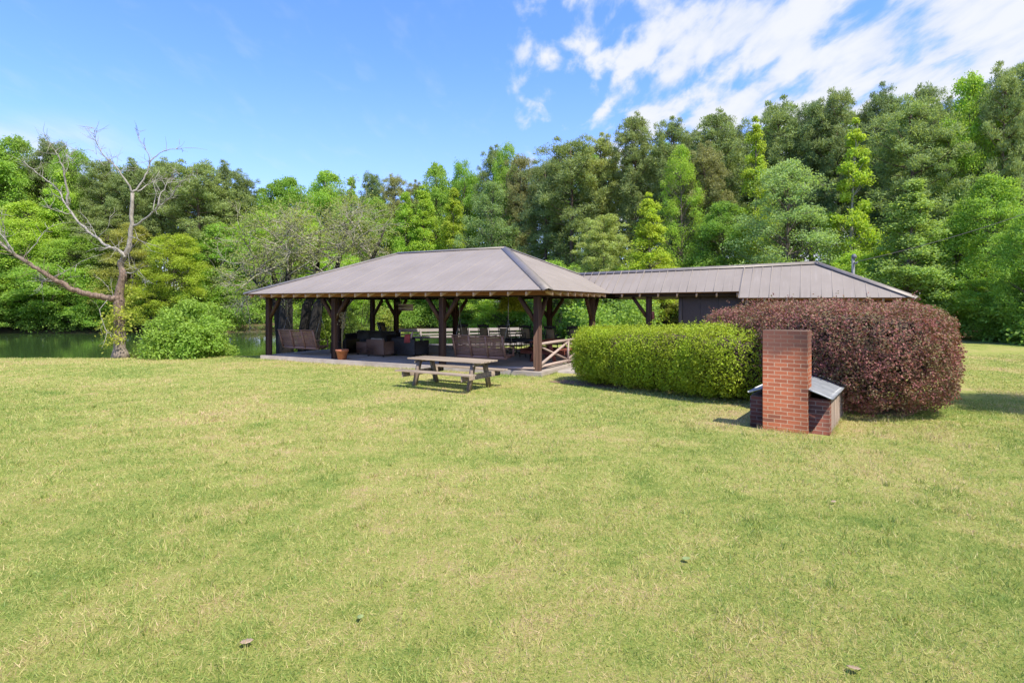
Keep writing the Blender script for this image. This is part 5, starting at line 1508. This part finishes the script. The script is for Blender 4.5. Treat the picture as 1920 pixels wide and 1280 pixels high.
# rows behind, filling the wood: partly hidden, told apart by nothing
random.seed(31)
SKY = [(-300, 250), (0, 275), (90, 285), (200, 310), (300, 308), (430, 318), (470, 372), (520, 352), (600, 335), (680, 355), (760, 350), (850, 320), (900, 310), (950, 292), (1000, 302), (1060, 275), (1150, 268), (1200, 240), (1300, 240),
       (1400, 215), (1500, 205), (1600, 185), (1700, 178), (1800, 165), (1920, 130), (2300, 90)]
sx = [a for a, _ in SKY]; sy = [b for _, b in SKY]
px = -250
while px < 2300:
    yt = float(np.interp(px, sx, sy)) + random.uniform(6, 34)
    k = random.choice(['pine1', 'pine2', 'pine3', 'pine4', 'round1', 'pine2'] if (px > 970 or px < 470) else ['round1', 'round2', 'round3', 'pine2'])
    pine = k.startswith('pine')
    tree(k, px, yt, 13 + random.uniform(0, 6), 95, 'pine_d' if pine else 'deep',
         'tall olive pine in the second row of the wood, mostly hidden' if pine else 'deep green broadleaf tree in the second row of the wood, mostly hidden',
         'pines in the second row of the wood' if pine else 'broadleaf trees in the second row of the wood')
    px += random.uniform(38, 58)

# grey twiggy tree behind the pavilion
def twiggy():
    r = np.random.default_rng(41); D = 33.0; bx = (575 - 960) / 1060 * D; bz = gz(bx, D)
    bz = max(bz, -1.1)
    root = empty('twiggy_tree', (bx, D, bz), 0, label='wide half bare tree with tangled grey twigs behind the left roof slope', cat='tree')
    tips = []; tm = MB(); bm_ = MB()
    for (px, w, px2, y2) in ((528, 0.36, 470, 450), (545, 0.42, 540, 440), (562, 0.34, 600, 430), (588, 0.36, 650, 420), (636, 0.30, 720, 430), (520, 0.25, 430, 500)):
        x = (px - 960) / 1060 * D - bx; x2 = (px2 - 960) / 1060 * D - bx; z2 = CAMZ - (y2 - 572) / 1060 * D - bz
        y0 = r.uniform(-1.0, 1.0)
        pts = [Vector((x * .96, y0, -0.6)), Vector((x, y0, 1.2)), Vector((x + (x2 - x) * .1, y0 + .2, 3.2)), Vector((x + (x2 - x) * .45, y0 + .5, 4.2)), Vector((x2, y0 + r.uniform(-2, 2), z2))]
        tm.tube(pts, [w * 1.15, w, w * .85, w * .5, 0.06], 11)
        tips.append((pts[3], pts[4]))
    tm.build('trunk', M['dark_bark'], root, True)
    leafc = []
    def grow(p, d, L, rad, dep):
        d = d.normalized(); q = p; pts = [p]
        for k in range(3):
            d = (d + Vector(r.normal(size=3)) * 0.28 + Vector((0, 0, 0.02))).normalized(); q = q + d * L / 3; pts.append(q)
        bm_.tube(pts, [rad, rad * .85, rad * .7, rad * .5], 4, caps=False)
        if dep == 0: leafc.append(tuple(q)); return
        for k in range(3 if dep > 1 else 4):
            st = pts[r.integers(1, 4)]
            grow(st, d + Vector(r.normal(size=3)) * 0.75, L * r.uniform(0.55, 0.85), rad * 0.58, dep - 1)
    cs = [(440, 515), (470, 470), (500, 455), (530, 430), (560, 420), (590, 425), (620, 415), (650, 405), (680, 420), (700, 440), (600, 470), (560, 480), (660, 460), (700, 480), (500, 500), (450, 545), (430, 580)]
    for (cx_, cy_) in cs:
        for rep in range(2):
            a = tips[r.integers(0, len(tips))]; e = Vector(((cx_ - 960) / 1060 * D - bx + r.normal() * .5, r.uniform(-3, 3), CAMZ - (cy_ - 572) / 1060 * D - bz + r.normal() * .3))
            s = a[0].lerp(a[1], r.uniform(0.1, 0.9)); md = s.lerp(e, .5) + Vector((0, 0, 0.3)) + Vector(r.normal(size=3)) * .3
            bm_.tube([s, md, e], [0.07, 0.045, 0.028], 5, caps=False)
            for k in range(4): grow(md.lerp(e, r.uniform(0.2, 1)), (e - md) + Vector(r.normal(size=3)) * 1.2, r.uniform(0.9, 1.6), 0.026, 2)
    bm_.build('branches', M['twig'], root, True)
    print('twig tips', len(leafc))
    V = leaf_cloud(np.array(leafc), 0.38, 9, 0.11, r, flat=0.8, shell=0.2)
    f = link('foliage', leaf_mesh('foliage', V, M['leaf']), root); f.color = (0.28, 0.32, 0.10, 1)
twiggy()
# leafy bush behind the left posts, seen through the pavilion
shrub('bank_shrub', (600 - 960) / 1060 * 35, 35, 4.2, 4.4, (0.24, 0.33, 0.05, 1), 'leafy bush seen between the two dark trunk groups through the pavilion', 52, 60, 140, 0.13, z0=-0.9)
shrub('bank_shrub', (672 - 960) / 1060 * 36, 36, 4.4, 4.6, (0.22, 0.31, 0.06, 1), 'bush with pale stems seen through the pavilion behind the sofas', 53, 60, 120, 0.13, z0=-0.9)
shrub('bank_shrub', (722 - 960) / 1060 * 38, 38, 3.4, 4.2, (0.27, 0.32, 0.06, 1), 'yellowish bush seen through the pavilion under the hanging sign', 54, 50, 120, 0.13, z0=-0.9)

# undergrowth: uncountable ground foliage along the foot of the wood, and the leafy mass inside it
def undergrowth():
    r = np.random.default_rng(61); V = []
    for (n, b0, b1, zlo, zhi, size, nl, lf) in ((520, -2.5, 1.0, 0.0, 2.0, (0.7, 1.3), 150, 0.20), (420, 1, 6, 1.0, 6.5, (1.0, 1.9), 150, 0.27), (520, 8, 24, 0.5, 10.5, (1.4, 2.6), 130, 0.42)):
        px = r.uniform(-380, 2500, n); cen = []
        for p in px:
            D = front_at(p) + r.uniform(b0, b1); x = (p - 960) / 1060 * D
            k = 1.0 if D > 45 else 1.0
            cen.append((x, D, gz(x, D) * 0 + max(gz(x, D), -0.9) + r.uniform(zlo, zhi)))
        if zlo == 0.0:
            for q in range(7, 18):
                a, b = pond[q], pond[q + 1]
                for k in range(int(np.hypot(*(b - a)) * 4.5)):
                    p = a + (b - a) * r.uniform(); x, y = p[0] + r.normal() * .5, p[1] + r.uniform(0.4, 3.6)
                    if q < 12: x += r.uniform(0.5, 3.0)
                    cen.append((x, y, max(gz(x, y), -0.9) + r.uniform(0.2, 2.6)))
            n = len(cen)
        V.append(leaf_cloud(cen, r.uniform(size[0], size[1], n), nl, lf, r, flat=0.75))
    V = np.concatenate(V)
    o = link('undergrowth', leaf_mesh('undergrowth', V, M['leaf']), kind='stuff', label='tangled green undergrowth along the foot of the wood'); o.color = (0.23, 0.36, 0.065, 1)
undergrowth()
# shade tree just outside the frame on the right, whose shadow falls on the lawn
def shade():
    x, y = 13.3, 9.4
    r = empty('shade_tree', (x, y, gz(x, y) - 0.05), 0, label='broadleaf tree right of the frame whose shadow reaches the lawn by the red shrub', cat='tree')
    tm, cm = K_['round3']; link('trunk', tm, r); c = link('crown', cm, r); c.color = COL['mid']; r.scale = (0.42, 0.42, 0.42)
shade()
